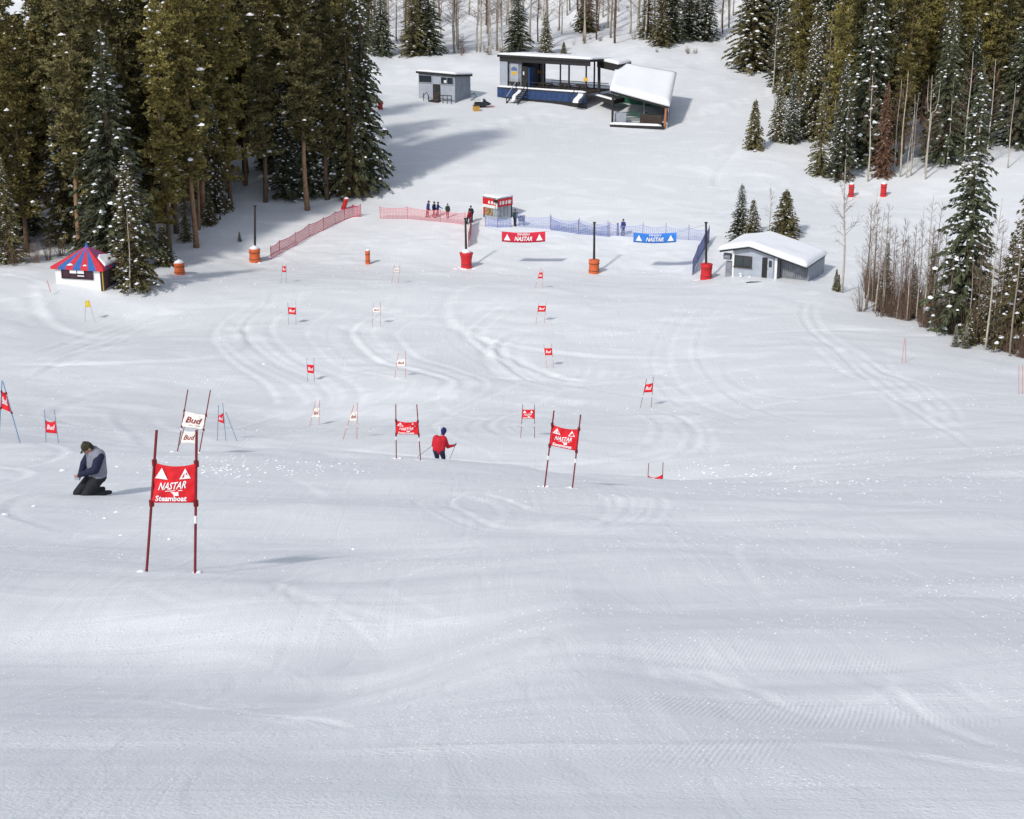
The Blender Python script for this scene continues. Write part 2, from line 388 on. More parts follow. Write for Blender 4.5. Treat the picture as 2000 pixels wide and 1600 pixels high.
def blade(mb, p, d, ln, w):
    """one needle spray: a narrow folded leaf-shaped face pair"""
    d = Vector(d).normalized(); s = d.cross(rvec()); s = s.normalized() if s.length > 1e-4 else d.orthogonal()
    u = d.cross(s) * (w * .3)
    mb.add([p, p + d * ln * .45 + s * w * .5 - u, p + d * ln, p + d * ln * .45 - s * w * .5 - u], [(0, 1, 2), (0, 2, 3)])
def trunk_mesh(h, r, m, bare=0, lean=0.0):
    mb = MB(); k = 9
    ph = random.uniform(0, 6)
    pts = [(lean * h * (i / k) ** 2 + .004 * h * math.sin(ph + i), .004 * h * math.cos(ph + 1.3 * i), h * i / k - .5 * (i == 0)) for i in range(k + 1)]
    mb.tube(pts, [r * (1.25 if i == 0 else 1) * (1 - .92 * i / k) + .012 for i in range(k + 1)], 7)
    for i in range(bare):                                   # dead stubs below the crown
        z = random.uniform(.08, .5) * h; a = random.uniform(0, 6.28); l = random.uniform(.4, 1.5)
        c, s = math.cos(a), math.sin(a); x0 = lean * h * (z / h) ** 2
        mb.tube([(x0, 0, z), (x0 + c * l * .5, s * l * .5, z + l * .02), (x0 + c * l, s * l, z - l * .18)], [.028, .018, .006], 3, False)
    return mb.make('trunk', m, True)
def spruce(h, r, seed, snow=.5, needle='spruce', low=.03):
    random.seed(seed); global rng; rng = np.random.default_rng(seed)
    cr, sn = MB(), MB()
    z = low * h
    while z < h * .985:
        f = z / h; L0 = r * (1 - f) ** .8 * (1 if f > .12 else .75 + 2 * f) + .12
        nb = random.choice((5, 6, 7)) if f < .85 else 4
        a0 = random.uniform(0, 6.28)
        for b in range(nb):
            if random.random() < .10: continue
            a = a0 + b * 6.283 / nb + random.uniform(-.3, .3); L = L0 * random.uniform(.62, 1.18)
            ca, sa = math.cos(a), math.sin(a); dr = random.uniform(.25, .5)
            def pt(s): return Vector((ca * L * s, sa * L * s, z + L * (.10 * s - dr * s * s)))
            nk = max(3, int(L / .25))
            for k in range(nk):
                s = (k + .6) / nk; p = pt(s); tl = min(.62, .20 + .22 * L * (1 - .45 * s))
                out = (pt(min(s + .1, 1.1)) - p).normalized(); side = Vector((-sa, ca, 0))
                for q, sg in ((.9, 1), (.9, -1), (.25, 0)):
                    d = out + side * sg * random.uniform(.5, 1.0) * q + Vector((0, 0, random.uniform(-.75, .05)))
                    blade(cr, p, d, tl * random.uniform(.8, 1.3), tl * .42)
            if random.random() < snow:
                for _ in range(random.choice((1, 2, 2, 3))):
                    s = random.uniform(.35, 1.0); p = pt(s)
                    w = min(.15, .055 + .045 * L) * random.uniform(.5, 1.5)
                    sn.lump(p + Vector((random.uniform(-.1, .1), random.uniform(-.1, .1), random.uniform(-.05, .05))), w, 5, .85, .5)
        z += h / 54 * random.uniform(.75, 1.25) * (1 if f < .7 else .8)
    for k in range(8): blade(cr, Vector((0, 0, h * (.955 + .006 * k))), (rvec().x * .5, rvec().y * .5, .8), .32, .10)
    rng = np.random.default_rng(seed + 1)
    return {'trunk': trunk_mesh(h, .014 * h + .03, BARK), 'crown': cr.make('crown', NEEDLE[needle]), 'snow': sn.make('snow', SNOWCAP) if sn.v else None, 'h': h}
def pine(h, seed, start=.36, r=1.9, snow=.12, needle='pine', red=False, bare=22, lean=0.0):
    random.seed(seed); global rng; rng = np.random.default_rng(seed)
    cr, sn = MB(), MB(); z = start * h
    while z < h * .99:
        f = (z - start * h) / (h * (1 - start))
        L = r * (.62 + 1.2 * f - 1.6 * f * f if f < .9 else .3) * random.uniform(.55, 1.25); L = max(L, .35)
        a = random.uniform(0, 6.283); ca, sa = math.cos(a), math.sin(a)
        x0 = lean * h * (z / h) ** 2
        rise = random.uniform(-.25, .35) + .5 * f
        def pt(s): return Vector((x0 + ca * L * s, sa * L * s, z + L * (rise * s * s - .08 * s)))
        for k in range(max(2, int(L / .22))):
            s = random.uniform(.08, 1.05); c = pt(s) + rvec() * .16 * L
            for q in range(11):
                d = rvec(); d.z = abs(d.z) * .8 + random.uniform(-.3, .3)
                blade(cr, c + d * .05, d + Vector((ca, sa, 0)) * .5, random.uniform(.3, .6), random.uniform(.14, .24))
        if random.random() < snow: 
            p = pt(random.uniform(.6, 1)); sn.lump(p + Vector((0, 0, .14)), random.choice((.08, .12, .16, .3)) * random.uniform(.8, 1.2), 6, .75, .5)
        z += h / 190 * random.uniform(.5, 1.5)
    return {'trunk': trunk_mesh(h, .0085 * h + .03, BARKR if red else BARK, bare, lean), 'crown': cr.make('crown', NEEDLE[needle]), 'snow': sn.make('snow', SNOWCAP) if sn.v else None, 'h': h}
def aspen(h, seed, m=ASPEN, fork=False, lean=0.02, dens=26):
    random.seed(seed); tr, br = MB(), MB(); k = 8
    def bend(i): return (lean * h * (i / k) ** 1.6 + .0045 * h * math.sin(seed + i * 1.1), .004 * h * math.cos(seed + i), h * i / k - .4 * (i == 0))
    top = .62 if fork else 1.0
    pts = [Vector(bend(i)) for i in range(int(k * top) + 1)]
    tr.tube(pts, [(.0072 * h + .02) * (1 - .85 * i / k) + .008 for i in range(len(pts))], 6)
    if fork:
        e = pts[-1]
        for sx in (-1, 1):
            tr.tube([e, e + Vector((sx * .03 * h, .01 * h, .02 * h)), e + Vector((sx * .045 * h, 0, .10 * h)), e + Vector((sx * .05 * h, 0, .3 * h))], [.0045 * h, .004 * h, .003 * h, .006], 5)
    for b in range(dens):
        f = random.uniform(.28, .97) * top; i = f * k; p = Vector(bend(i)) if not fork else pts[0].lerp(pts[-1], f / top)
        a = random.uniform(0, 6.283); l = h * .17 * (1.15 - f) * random.uniform(.5, 1.4) + .25
        d = Vector((math.cos(a), math.sin(a), random.uniform(.3, 1.1))).normalized()
        q = p + d * l * .55; e = q + (d + Vector((0, 0, .5))).normalized() * l * .5
        br.tube([p, q, e], [.022, .016, .006], 3, False)
        for t in range(6):
            s = p.lerp(e, random.uniform(.35, .95)); dd = (d + rvec() * .9).normalized(); ll = l * random.uniform(.25, .5)
            br.tube([s, s + dd * ll], [.011, .005], 3, False)
    return {'trunk': tr.make('trunk', m, True), 'branches': br.make('branches', TWIG), 'h': h}
def shrub(h, seed, n=26, m=TWIG):
    random.seed(seed); mb = MB()
    for i in range(n):
        a = random.uniform(0, 6.283); l = h * random.uniform(.5, 1.05); sp_ = random.uniform(.05, .5)
        b = Vector((math.cos(a) * .25 * random.random(), math.sin(a) * .25 * random.random(), -.1))
        d = Vector((math.cos(a) * sp_, math.sin(a) * sp_, 1)).normalized(); e = b + d * l + rvec() * .08 * h
        mb.tube([b, b + d * l * .5 + rvec() * .03 * h, e], [.016, .011, .004], 3, False)
        for t in range(3):
            s = b.lerp(e, random.uniform(.35, .9)); mb.tube([s, s + (d + rvec() * .8).normalized() * l * .3], [.007, .003], 3, False)
    return {'stems': mb.make('stems', m), 'h': h}
for m_ in NEEDLE.values(): per_tree(m_)
PINES = [pine(27, 11, .15, 2.5, .45), pine(25, 12, .20, 2.3, .35, 'pine2'), pine(28, 13, .12, 2.6, .5), pine(24, 14, .28, 2.3, .3, 'pine2', True), pine(26, 15, .25, 2.5, .42, 'pine', True)]
SPR = [spruce(18, 2.6, 21, .42), spruce(16, 2.1, 22, .62), spruce(20, 2.5, 23, .35, 'spruce2'), spruce(13, 2.0, 24, .75, 'spruce2'), spruce(7, 1.45, 25, .25, 'spruce2')]
ASP = [aspen(13, 31), aspen(15, 32, lean=-.02), aspen(11, 33, lean=.05), aspen(14, 34, lean=0.0, dens=34)]
ASPF = aspen(15, 35, fork=True, lean=.02)
DEADP = [aspen(15, 36, mat('grey_snag', (.26, .22, .18), .9, .3, 2.0), lean=.01, dens=40), aspen(13, 37, BARK, lean=-.015, dens=44)]
SHR = [shrub(2.4, 41), shrub(1.8, 42, 34), shrub(3.2, 43, 22), shrub(1.0, 44, 20)]
RED = dict(spruce(12, 1.5, 26, .1, 'dead'))
_used = {}
def plant(name, proto, p, h, label, cat, group, rz=None, sink=.15, tilt=None, width=1.0):
    s = h / proto['h']
    o = thing(name, label, cat, (p.x, p.y, gz(p.x, p.y) - sink), random.uniform(0, 6.28) if rz is None else rz, group)
    o.scale = (s * width, s * width, s)
    if tilt: o.rotation_euler = (tilt[0], tilt[1], o.rotation_euler[2])
    for k in ('trunk', 'crown', 'snow', 'branches', 'stems'):
        if proto.get(k):
            c = link(k, proto[k], o)
            if k in ('snow', 'branches', 'stems'): c['kind'] = 'stuff'
    return o
def poisson(poly, n, dmin, tries=9000):
    """scatter points inside a world polygon"""
    xs, ys = [q[0] for q in poly], [q[1] for q in poly]; out = []
    for _ in range(tries):
        x, y = random.uniform(min(xs), max(xs)), random.uniform(min(ys), max(ys)); ins = False
        for i in range(len(poly)):
            (x1, y1), (x2, y2) = poly[i], poly[i - 1]
            if (y1 > y) != (y2 > y) and x < (x2 - x1) * (y - y1) / (y2 - y1) + x1: ins = not ins
        if ins and all((x - a) ** 2 + (y - b) ** 2 > dmin * dmin for a, b in out): out.append((x, y))
        if len(out) >= n: break
    return [Vector((x, y, 0)) for x, y in out]
def poly_px(pts): return [(at(px, D).x, at(px, D).y) for px, D in pts]
def pixel_of(p):
    v = p - CAM; d = v.dot(FWD); return 1000 + F * v.x / d, 800 - F * v.dot(UP) / d, d

random.seed(101)
# left forest
LF = poly_px([(-170, 150), (-20, 152), (90, 158), (210, 157), (300, 156), (385, 161), (455, 173), (590, 175), (680, 177), (690, 183), (640, 190), (560, 200), (420, 216), (200, 232), (-190, 225)])
for p in poisson(LF, 215, 2.2):
    px, py, D = pixel_of(Vector((p.x, p.y, gz(p.x, p.y))))
    front = D < 186
    h = random.uniform(18, 30)
    if px < 95: h = min(h, (py - random.uniform(15, 110)) / F * D)
    if random.random() < .33:
        h = random.uniform(6, 16); pr = random.choice(SPR[:4])
        plant('spruce_tree', pr, p, h, 'dark spruce with snow flecks among the tall pines of the left forest', 'tree', 'spruces inside the left forest', width=random.uniform(.75, 1.3))
    else:
        plant('pine_tree', random.choice(PINES), p, h, 'tall olive lodgepole pine standing in the dense forest on the left', 'tree', 'pines of the left forest', width=random.uniform(.8, 1.3), tilt=(random.gauss(0, .02), random.gauss(0, .02)))
EDGE = {520: 'pine above the middle of the red net fence', 565: 'pine just left of the orange trunked pine by the red net', 640: 'last big pine left of the slender forest edge spruces', 450: 'pine above the shaded snow left of the floodlight post', 330: 'pine directly behind the small orange pad and young spruce', 205: 'pine behind the peak of the striped booth', 55: 'pine over the bare shrubs left of the booth', 480: 'pine directly behind the leftmost dark post'}
# edge pines with bare, clearly seen trunks
for px, D, h, k, tl in ((158, 152, 29, 3, (0, .05)), (382, 160, 28, 4, None), (600, 173, 28, 3, (0, -.01)), (520, 175, 27, 1, None), (565, 179, 26, 4, None),
                        (640, 177, 26, 1, None), (450, 172, 27, 2, None), (330, 158, 26, 2, None), (205, 156, 27, 0, None), (55, 156, 25, 0, None), (480, 181, 25, 3, None)):
    plant('pine_tree', PINES[k], at(px, D), h, {158: 'leaning pine with a pale bare trunk rising behind the striped booth', 382: 'pine with a thick reddish trunk behind the small orange pad',
          600: 'pine with an orange bare trunk behind the red net fence'}.get(px, EDGE.get(px)), 'tree', None, tilt=tl)
for px, D, h, k, lab in ((263, 142.0, 12.5, 3, 'snow laden spruce growing right beside the striped booth'), (685, 178, 24, 2, 'slender spruce at the right edge of the left forest, next to the shaded snow'),
                         (712, 179.5, 26, 0, 'outermost tall spruce of the left forest with branches over open snow'), (660, 179, 21, 1, 'spruce behind the top end of the red net fence'),
                         (322, 152, 4.2, 4, 'small young spruce beside the orange pad under the pines'), (410, 166, 3.6, 4, 'little spruce on the shaded snow at the forest edge'), (20, 150, 11, 2, 'broad spruce at the left edge of the picture behind the booth'),
                         (230, 151, 23, 0, 'tall snow dotted spruce rising straight behind the striped booth')):
    plant('spruce_tree', SPR[k], at(px, D), h, lab, 'tree', None, width=.9 if px in (712, 685, 660) else 1.3)
plant('aspen_tree', ASP[0], at(255, 140.6), 8, 'thin pale leaning aspen in front of the snowy spruce by the booth', 'tree', None, tilt=(0, -.09))
for px, D, h in ((30, 148, 2.6), (70, 150, 2.2), (-10, 147, 2.4), (95, 152, 2.8), (50, 153, 3.0), (120, 154, 2.0)):
    plant('bare_shrub', random.choice(SHR[:3]), at(px, D), h, 'leafless grey brown shrub on the bank left of the striped booth', 'shrub', 'bare shrubs left of the booth')
for px, py, h in ((468, 470, 1.2), (430, 430, .8)):
    p, D = ground_at(px, py); plant('young_spruce', SPR[4], p, h, {468: 'tiny spruce sapling in open snow left of the floodlight post', 430: 'tiny spruce sapling in the forest edge shade'}[px], 'sapling', None)

# right forest on the bank behind the road
RF = poly_px([(1455, 243), (1530, 228), (1600, 192), (1700, 191), (1830, 190), (1925, 198), (2080, 196), (2250, 260), (1900, 275), (1500, 268)])
for p in poisson(RF, 170, 2.4):
    h = random.uniform(14, 29)
    px, py, D = pixel_of(Vector((p.x, p.y, gz(p.x, p.y))))
    if random.random() < .55:
        plant('spruce_tree', random.choice(SPR[:4]), p, h * .85, 'snow dusted spruce in the forest bank on the right', 'tree', 'spruces of the right forest', width=random.uniform(.8, 1.45))
    else:
        plant('pine_tree', random.choice(PINES), p, h, 'tall pine in the forest bank on the right', 'tree', 'pines of the right forest', width=random.uniform(.8, 1.25), tilt=(random.gauss(0, .02), random.gauss(0, .02)))
for px, D, h, k, lab in ((1690, 193, 25, 1, 'big snow covered spruce in the middle of the right forest edge'), (1600, 190, 12, 2, 'broad dark spruce at the left foot of the right forest'),
                         (1640, 189, 15, 1, 'spruce leaning over the small red pad at the forest road'), (1545, 201, 10, 1, 'snowy spruce of a pair in open snow before the right forest'),
                         (1520, 202, 9, 3, 'shorter snowy spruce of the pair before the right forest'), (1472, 198, 6.4, 4, 'small lone spruce in open snow left of the right forest'),
                         (1480, 246, 23, 1, 'spruce at the far left corner of the right forest'), (1875, 126, 21.5, 1, 'tall snowy spruce standing before the right forest road'),
                         (1992, 119, 15.5, 3, 'snow clumped spruce cut by the right edge of the picture'), (1960, 122, 9, 3, 'shorter snowy spruce between the tall spruce and the right edge'),
                         (1840, 192, 20, 0, 'dark green spruce behind the tall snowy spruce on the right'), (1445, 163, 6.2, 1, 'taller spruce directly behind the snow roofed timing hut'),
                         (1468, 161, 5.2, 3, 'shorter spruce behind the ridge of the timing hut'), (1532, 165, 5.0, 4, 'slender spruce behind the right end of the timing hut')):
    plant('spruce_tree', SPR[k], at(px, D), h, lab, 'tree', None, width=1.7 if D in (163, 161, 165) else 1.05)
plant('spruce_tree', RED, at(1722, 189), 11.5, 'rusty brown dead spruce at the right forest edge', 'tree', None)
plant('aspen_tree', ASPF, at(1808, 189), 15, 'white forked aspen standing out against the right forest', 'tree', None, rz=0)
for px, D, h, k, lab in ((1757, 188.5, 13, 0, 'straight white aspen left of the forked aspen'), (1770, 188, 8, 2, 'short thin aspen left of the forked aspen'), (1778, 188.5, 10, 1, 'slanting thin aspen just left of the forked aspen'),
                         (1612, 205, 15, 3, 'pale bare aspen at the gap of the right forest bank'), (1645, 143, 12.5, 2, 'crooked bare aspen right of the timing hut'),
                         (1503, 166, 5.5, 0, 'thin bare sapling behind the timing hut between spruces')):
    plant('aspen_tree', ASP[k], at(px, D), h, lab, 'tree', None)
for i, (px, D, h) in enumerate(((1693, 137, 11), (1710, 135, 9.5), (1722, 134, 10), (1738, 134, 8), (1752, 132, 9), (1775, 131, 8.5), (1790, 131, 10), (1803, 130, 11), (1818, 129, 10.5), (1832, 128, 9), (1850, 125, 8),
                              (1905, 121, 9), (1925, 119, 12), (1945, 120, 8), (1972, 117, 11), (1765, 137, 7), (1812, 136, 8), (1690, 141, 9), (1730, 140, 8), (1900, 126, 10), (1940, 126, 9)) + tuple((1690 + 310 * k / 33. + 7 * math.sin(9 * k), 136.5 - 20 * k / 33. + 3 * (k % 3), 5 + 3.5 * ((k * 7) % 5) / 4.) for k in range(34))):
    plant('bare_tree', (ASP[:2] + DEADP + DEADP)[i % 6], at(px, D), h, 'thin leafless tree in the thicket at the right slope edge', 'tree', 'bare trees of the right thicket', width=.85)
for i in range(110):
    px = 1688 + 320 * (i / 109.) + random.uniform(-8, 8); D = 136 - 20 * (i / 109.) + random.uniform(-.6, 8)
    plant('bare_shrub', SHR[i % 4], at(px, D), random.uniform(.8, 3.6), 'tangled leafless shrub in the thicket at the right slope edge', 'shrub', 'shrubs of the right thicket')
for px, D, h, k in ((1725, 136, 6.5, 2), (1780, 133, 5, 1), (1815, 131, 7, 2), (1850, 127, 6, 1), (1920, 122, 6, 3), (1890, 121, 3, 4), (1865, 120, 2.0, 3), (1885, 119.5, 2.2, 3)):
    plant('young_spruce', SPR[k], at(px, D), h, 'young spruce tangled in the thicket at the right slope edge', 'tree', 'young spruces of the right thicket', width=1.15)
for px, D, h in ((1632, 144, 2.2), (1637, 143.5, 1.8)):
    plant('young_spruce', SPR[4], at(px, D), h, {1632: 'snow caught young spruce at the foot of the crooked aspen', 1637: 'smaller young spruce touching the crooked aspen'}[px], 'sapling', None, width=.8)
for i in range(16):
    plant('aspen_tree', ASP[i % 4], at(1500 + 31 * i + random.uniform(-10, 10), random.uniform(187, 194) if i > 3 else random.uniform(228, 236)), random.uniform(9, 15), 'pale bare aspen trunk among the right forest edge conifers', 'tree', 'aspens along the right forest edge', width=.9)
# hillside behind the lodge
for px, D, h, k, lab in ((808, 251, 15, 2, 'left one of the dark spruces above the small grey hut'), (838, 252, 14, 0, 'right one of the dark spruces above the small grey hut'), (822, 256, 16, 2, 'rear one of the dark spruces above the small grey hut'),
                         (1012, 257, 12, 0, 'spruce behind the left end of the open pavilion'), (1066, 256, 7.2, 3, 'medium spruce behind the middle of the pavilion roof'), (1101, 256, 2.4, 4, 'tiny spruce behind the pavilion roof'),
                         (1290, 256, 13, 2, 'brownish spruce in the clump behind the snow roofed lodge'), (1310, 259, 14, 0, 'dark spruce in the clump behind the snow roofed lodge'), (1345, 262, 12, 0, 'spruce right of the clump behind the lodge'),
                         (1378, 263, 13, 1, 'rightmost spruce of the clump behind the lodge'), (1265, 262, 11, 2, 'leftmost spruce of the clump behind the lodge'), (1145, 275, 8, 4, 'spruce high on the hillside between bare aspens'),
                         (745, 252, 12, 0, 'spruce on the hillside just right of the left forest'), (720, 258, 13, 2, 'spruce on the hillside half hidden by the left forest')):
    plant('spruce_tree', SPR[k], at(px, D), h, lab, 'tree', None, width=1.4)
HF = poly_px([(730, 254), (880, 252), (990, 254), (1130, 262), (1230, 262), (1420, 256), (1460, 320), (690, 320)])
for i, p in enumerate(poisson(HF, 290, 1.5)):
    plant('bare_aspen', (ASP + DEADP)[i % 6], p, random.uniform(9, 16), 'leafless grey aspen on the snowy hillside behind the lodge', 'tree', 'bare aspens on the back hillside', width=1.5)
for i, p in enumerate(poisson(HF, 130, 1.8)):
    plant('bare_shrub', SHR[i % 4], p, random.uniform(.8, 2.4), 'leafless shrub on the snowy hillside behind the lodge', 'shrub', 'shrubs on the back hillside')
for i in range(14):
    px = random.choice((random.uniform(890, 990), random.uniform(1260, 1400), random.uniform(790, 860))); D = 250 + random.uniform(0, 5)
    plant('bare_shrub', SHR[i % 4], at(px, D), random.uniform(.8, 2.0), 'brown bare shrub at the foot of the back hillside', 'shrub', 'shrubs at the foot of the back hillside')
for i, p in enumerate(poisson(poly_px([(640, 300), (1500, 300), (1500, 400), (640, 400)]), 40, 5)):
    plant('spruce_tree', SPR[i % 3], p, random.uniform(12, 20), 'dark spruce far up the back hillside', 'tree', 'far spruces on the back hillside')

# ------------------------------------------------------------------ buildings
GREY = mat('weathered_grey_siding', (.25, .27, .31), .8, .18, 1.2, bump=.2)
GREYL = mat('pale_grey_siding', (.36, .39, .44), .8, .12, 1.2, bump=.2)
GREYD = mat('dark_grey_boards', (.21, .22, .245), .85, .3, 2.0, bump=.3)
BLACK = mat('dark_stained_wood', (.028, .026, .026), .8, .3, 3.0)
DKBROWN = mat('dark_brown_wood', (.055, .04, .032), .85, .3, 3.0)
BLUEP = mat('blue_painted_boards', (.026, .055, .14), .7, .25, 2.5)
GLASS = mat('dark_window_glass', (.03, .04, .045), .12, .3, 1.5, spec=.5)
GREEN = mat('green_paint', (.02, .10, .065), .7, .5, 1.5)
ORANGEW = mat('orange_wood', (.42, .17, .08), .75, .2, 4.0)
WHITEP = mat('white_painted_wall', (.72, .72, .70), .7, .05, 2.0)
REDP = mat('red_paint', (.55, .018, .022), .5, .12, 3.0)
YEL = mat('yellow_sign_paint', (.62, .38, .05), .6, .1, 3.0)
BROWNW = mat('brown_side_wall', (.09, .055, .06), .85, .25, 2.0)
FOUND = mat('concrete_footing', (.3, .29, .28), .9, .2, 2.0)
def slab(parent, name, m, corners, t, up=True):
    """solid slab on four roof corners (local), thickness t along z"""
    return MB().prism([Vector(c) for c in corners], (0, 0, t)).obj(name, m, parent)
def snow_slab(parent, name, fn, nu, nv, thick, seed=0, m=SNOWCAP):
    """a rounded snow blanket over a surface fn(u, v)"""
    V, Fc = [], []
    for j in range(nv + 1):
        for i in range(nu + 1):
            u, v = i / nu, j / nv
            e = min(u, 1 - u) * nu * .9, min(v, 1 - v) * nv * .9
            k = math.sqrt(max(0.0, min(1, e[0] + .45) * min(1, e[1] + .45)))
            p = Vector(fn(u, v)); V.append(p + Vector((0, 0, thick * k * (1 + .35 * float(vnoise(u * 4 + seed, v * 4, 7))))))
    n = len(V)
    for j in range(nv + 1):
        for i in range(nu + 1): V.append(Vector(fn(i / nu, j / nv)) + Vector((0, 0, .01)))
    w = nu + 1
    for j in range(nv):
        for i in range(nu):
            a = j * w + i; Fc += [(a, a + 1, a + 1 + w, a + w), (n + a, n + a + w, n + a + 1 + w, n + a + 1)]
    for i in range(nu): Fc += [(i, n + i, n + i + 1, i + 1), (nv*w+i, nv*w+i+1, n+nv*w+i+1, n+nv*w+i)]
    for j in range(nv): Fc += [(j*w, (j+1)*w, n+(j+1)*w, n+j*w), (j*w+nu, n+j*w+nu, n+(j+1)*w+nu, (j+1)*w+nu)]
    return link(name, mesh(name, V, Fc, m, True), parent)
def window(parent, x0, x1, y, z0, z1, bars=1, frame=GREYL, glass=GLASS, fw=.07):
    w = part(parent, 'window', glass, (x0, x1, y - .03, y + .03, z0, z1))
    part(w, 'frame', frame, (x0 - fw, x1 + fw, y - .07, y - .032, z1, z1 + fw), (x0 - fw, x1 + fw, y - .10, y - .032, z0 - fw, z0),
         (x0 - fw, x0, y - .07, y - .032, z0, z1), (x1, x1 + fw, y - .07, y - .032, z0, z1))
    for b in range(bars):
        x = x0 + (x1 - x0) * (b + 1) / (bars + 1); part(w, 'mullion', frame, (x - .03, x + .03, y - .06, y - .032, z0, z1))
    return w
# --- small grey hut, far left of the lodge
p0 = P(818, 193, 227)
hut = thing('grey_hut', 'small grey hut with two high windows and a dark door, left of the pavilion', 'hut', p0, R(-27))
W, Dp, H = 6.1, 4.8, 3.85
mb = MB(); mb.box(0, W, 0, .15, -1.0, H - .12); mb.obj('front_wall', GREYL, hut)
MB().prism([(W, .15, -1.0), (W, Dp, -.1), (W, Dp, H - .6), (W, .15, H - .3)], (-.15, 0, 0)).obj('side_wall', GREY, hut)
MB().prism([(0, .15, -1.0), (0, Dp, -.1), (0, Dp, H - .6), (0, .15, H - .1)], (.15, 0, 0)).obj('side_wall', GREY, hut)
part(hut, 'back_wall', GREY, (.15, W - .15, Dp - .15, Dp, -.5, H - .65))
rc = [(-.25, -.3, H), (W + .25, -.3, H - .22), (W + .25, Dp + .2, H - .62), (-.25, Dp + .2, H - .4)]
slab(hut, 'roof', BLACK, [Vector(c) - Vector((0, 0, .12)) for c in rc], .28)
def _bil(c):
    c = [Vector(q) for q in c]
    return lambda u, v: (c[0] * (1 - u) + c[1] * u) * (1 - v) + (c[3] * (1 - u) + c[2] * u) * v
snow_slab(hut, 'roof_snow', _bil([Vector(c) + Vector((0, 0, .165)) for c in rc]), 10, 8, .3, 1)
window(hut, .15, 2.25, -.03, 2.45, 3.45, 0); window(hut, 3.85, 5.85, -.03, 2.35, 3.3, 1)
part(hut, 'sign_card', WHITEP, (4.35, 4.75, -.10, -.08, 2.5, 2.9))
d = part(hut, 'door', DKBROWN, (2.6, 3.55, -.04, .02, .05, 2.1))
part(d, 'door_frame', BLACK, (2.45, 2.6, -.06, .02, .0, 2.25), (3.55, 3.7, -.06, .02, .0, 2.25), (2.6, 3.55, -.06, .02, 2.1, 2.25))
part(d, 'door_pane', GLASS, (2.75, 3.4, -.06, -.045, 1.1, 1.95)); part(d, 'handle', GREYL, (3.42, 3.48, -.12, -.045, 1.0, 1.06))
part(hut, 'doorstep', DKBROWN, (2.3, 3.8, -1.1, -.05, -.5, .0))
for x in (3.9, 4.6, 5.3, 6.0): part(hut, 'rail_post', BLACK, (x, x + .08, -1.0, -.92, -.6, .75))
part(hut, 'handrail', BLACK, (3.82, 6.12, -1.03, -.90, .75, .85)); part(hut, 'handrail', BLACK, (3.82, 6.12, -1.0, -.94, .25, .33))
part(hut, 'rail_post', BLACK, (1.35, 1.43, -1.0, -.92, -.5, 1.0)); part(hut, 'rail_post', BLACK, (2.15, 2.23, -1.0, -.92, -.5, .8))
MB().tube([(1.2, -.96, .45), (1.9, -.96, 1.15), (2.35, -.96, .4)], .05, 5).obj('handrail', BLACK, hut)

# --- open pavilion on a blue-skirted deck
p0 = P(980, 169, 229)
pav = thing('open_pavilion', 'long open sided pavilion on a raised deck with blue skirting', 'pavilion', p0, R(-34))
W, Dp, H = 15.4, 6.0, 4.35
part(pav, 'deck', DKBROWN, (-.2, W, -.9, Dp, -.16, 0))
snow_slab(pav, 'deck_snow', _bil([(-.25, -1.0, 0), (W - .3, -1.0, 0), (W - .3, -.35, 0), (-.25, -.35, 0)]), 20, 3, .22, 2)
nb = 16
for i in range(nb):
    x0 = -.2 + (W + .0) * i / nb; part(pav, 'skirt_board', BLUEP, (x0 + .015, x0 + W / nb - .015, -.92, -.86, -1.45, -.18))
part(pav, 'skirt_frame', BLACK, (-.2, W, -.855, -.80, -2.4, -.17)); part(pav, 'skirt_side', BLUEP, (-.22, -.16, -.86, Dp, -1.9, -.17))
rf = [(-.35, -.7, H), (W + .3, -.7, H), (W + .3, Dp + .4, H - .35), (-.35, Dp + .4, H - .35)]
slab(pav, 'roof', BLACK, rf, .32); snow_slab(pav, 'roof_snow', _bil([Vector(c) + Vector((0, 0, .325)) for c in rf]), 22, 9, .32, 3)
part(pav, 'fascia_beam', BLACK, (.0, W + .2, -.55, -.37, H - .62, H - .005))
part(pav, 'room_wall', GREYL, (0, 1.35, -.5, -.38, 0, H - .01)); part(pav, 'room_wall', GREYL, (0, .12, -.38, Dp - .3, 0, H - .36))
part(pav, 'room_wall', GREYD, (1.36, 3.6, -.1, .0, 0, H - .62)); part(pav, 'room_wall', GREYD, (.12, 4.1, Dp - .42, Dp - .3, 0, H - .4))
lw = part(pav, 'logo_panel', GREYL, (1.65, 3.05, -.16, -.105, .7, 3.5))
def disc(parent, name, m, cx, y, cz, r, n=18, a0=0, a1=360):
    pts = [(cx, y, cz)] + [(cx + r * math.cos(R(a0 + (a1 - a0) * k / n)), y, cz + r * math.sin(R(a0 + (a1 - a0) * k / n))) for k in range(n + 1)]
    return MB().prism(pts[1:] if a1 - a0 < 360 else pts[1:-1], (0, .02, 0)).obj(name, m, parent)
disc(lw, 'emblem', mat('sign_blue', (.10, .15, .28), .6, .1), 2.35, -.19, 2.45, .55, a0=0, a1=180)
disc(lw, 'emblem', YEL, 2.35, -.19, 2.3, .5, a0=180, a1=360)
part(pav, 'counter', DKBROWN, (1.6, 3.4, -.45, -.18, .55, .85))
bx_ = part(pav, 'door', BLACK, (3.65, 4.75, -.2, -.08, 0, 3.1)); part(bx_, 'notice', WHITEP, (3.95, 4.15, -.23, -.205, 1.9, 2.4)); part(bx_, 'door_side', BLUEP, (4.8, 5.05, -.15, 1.4, 0, 3.0))
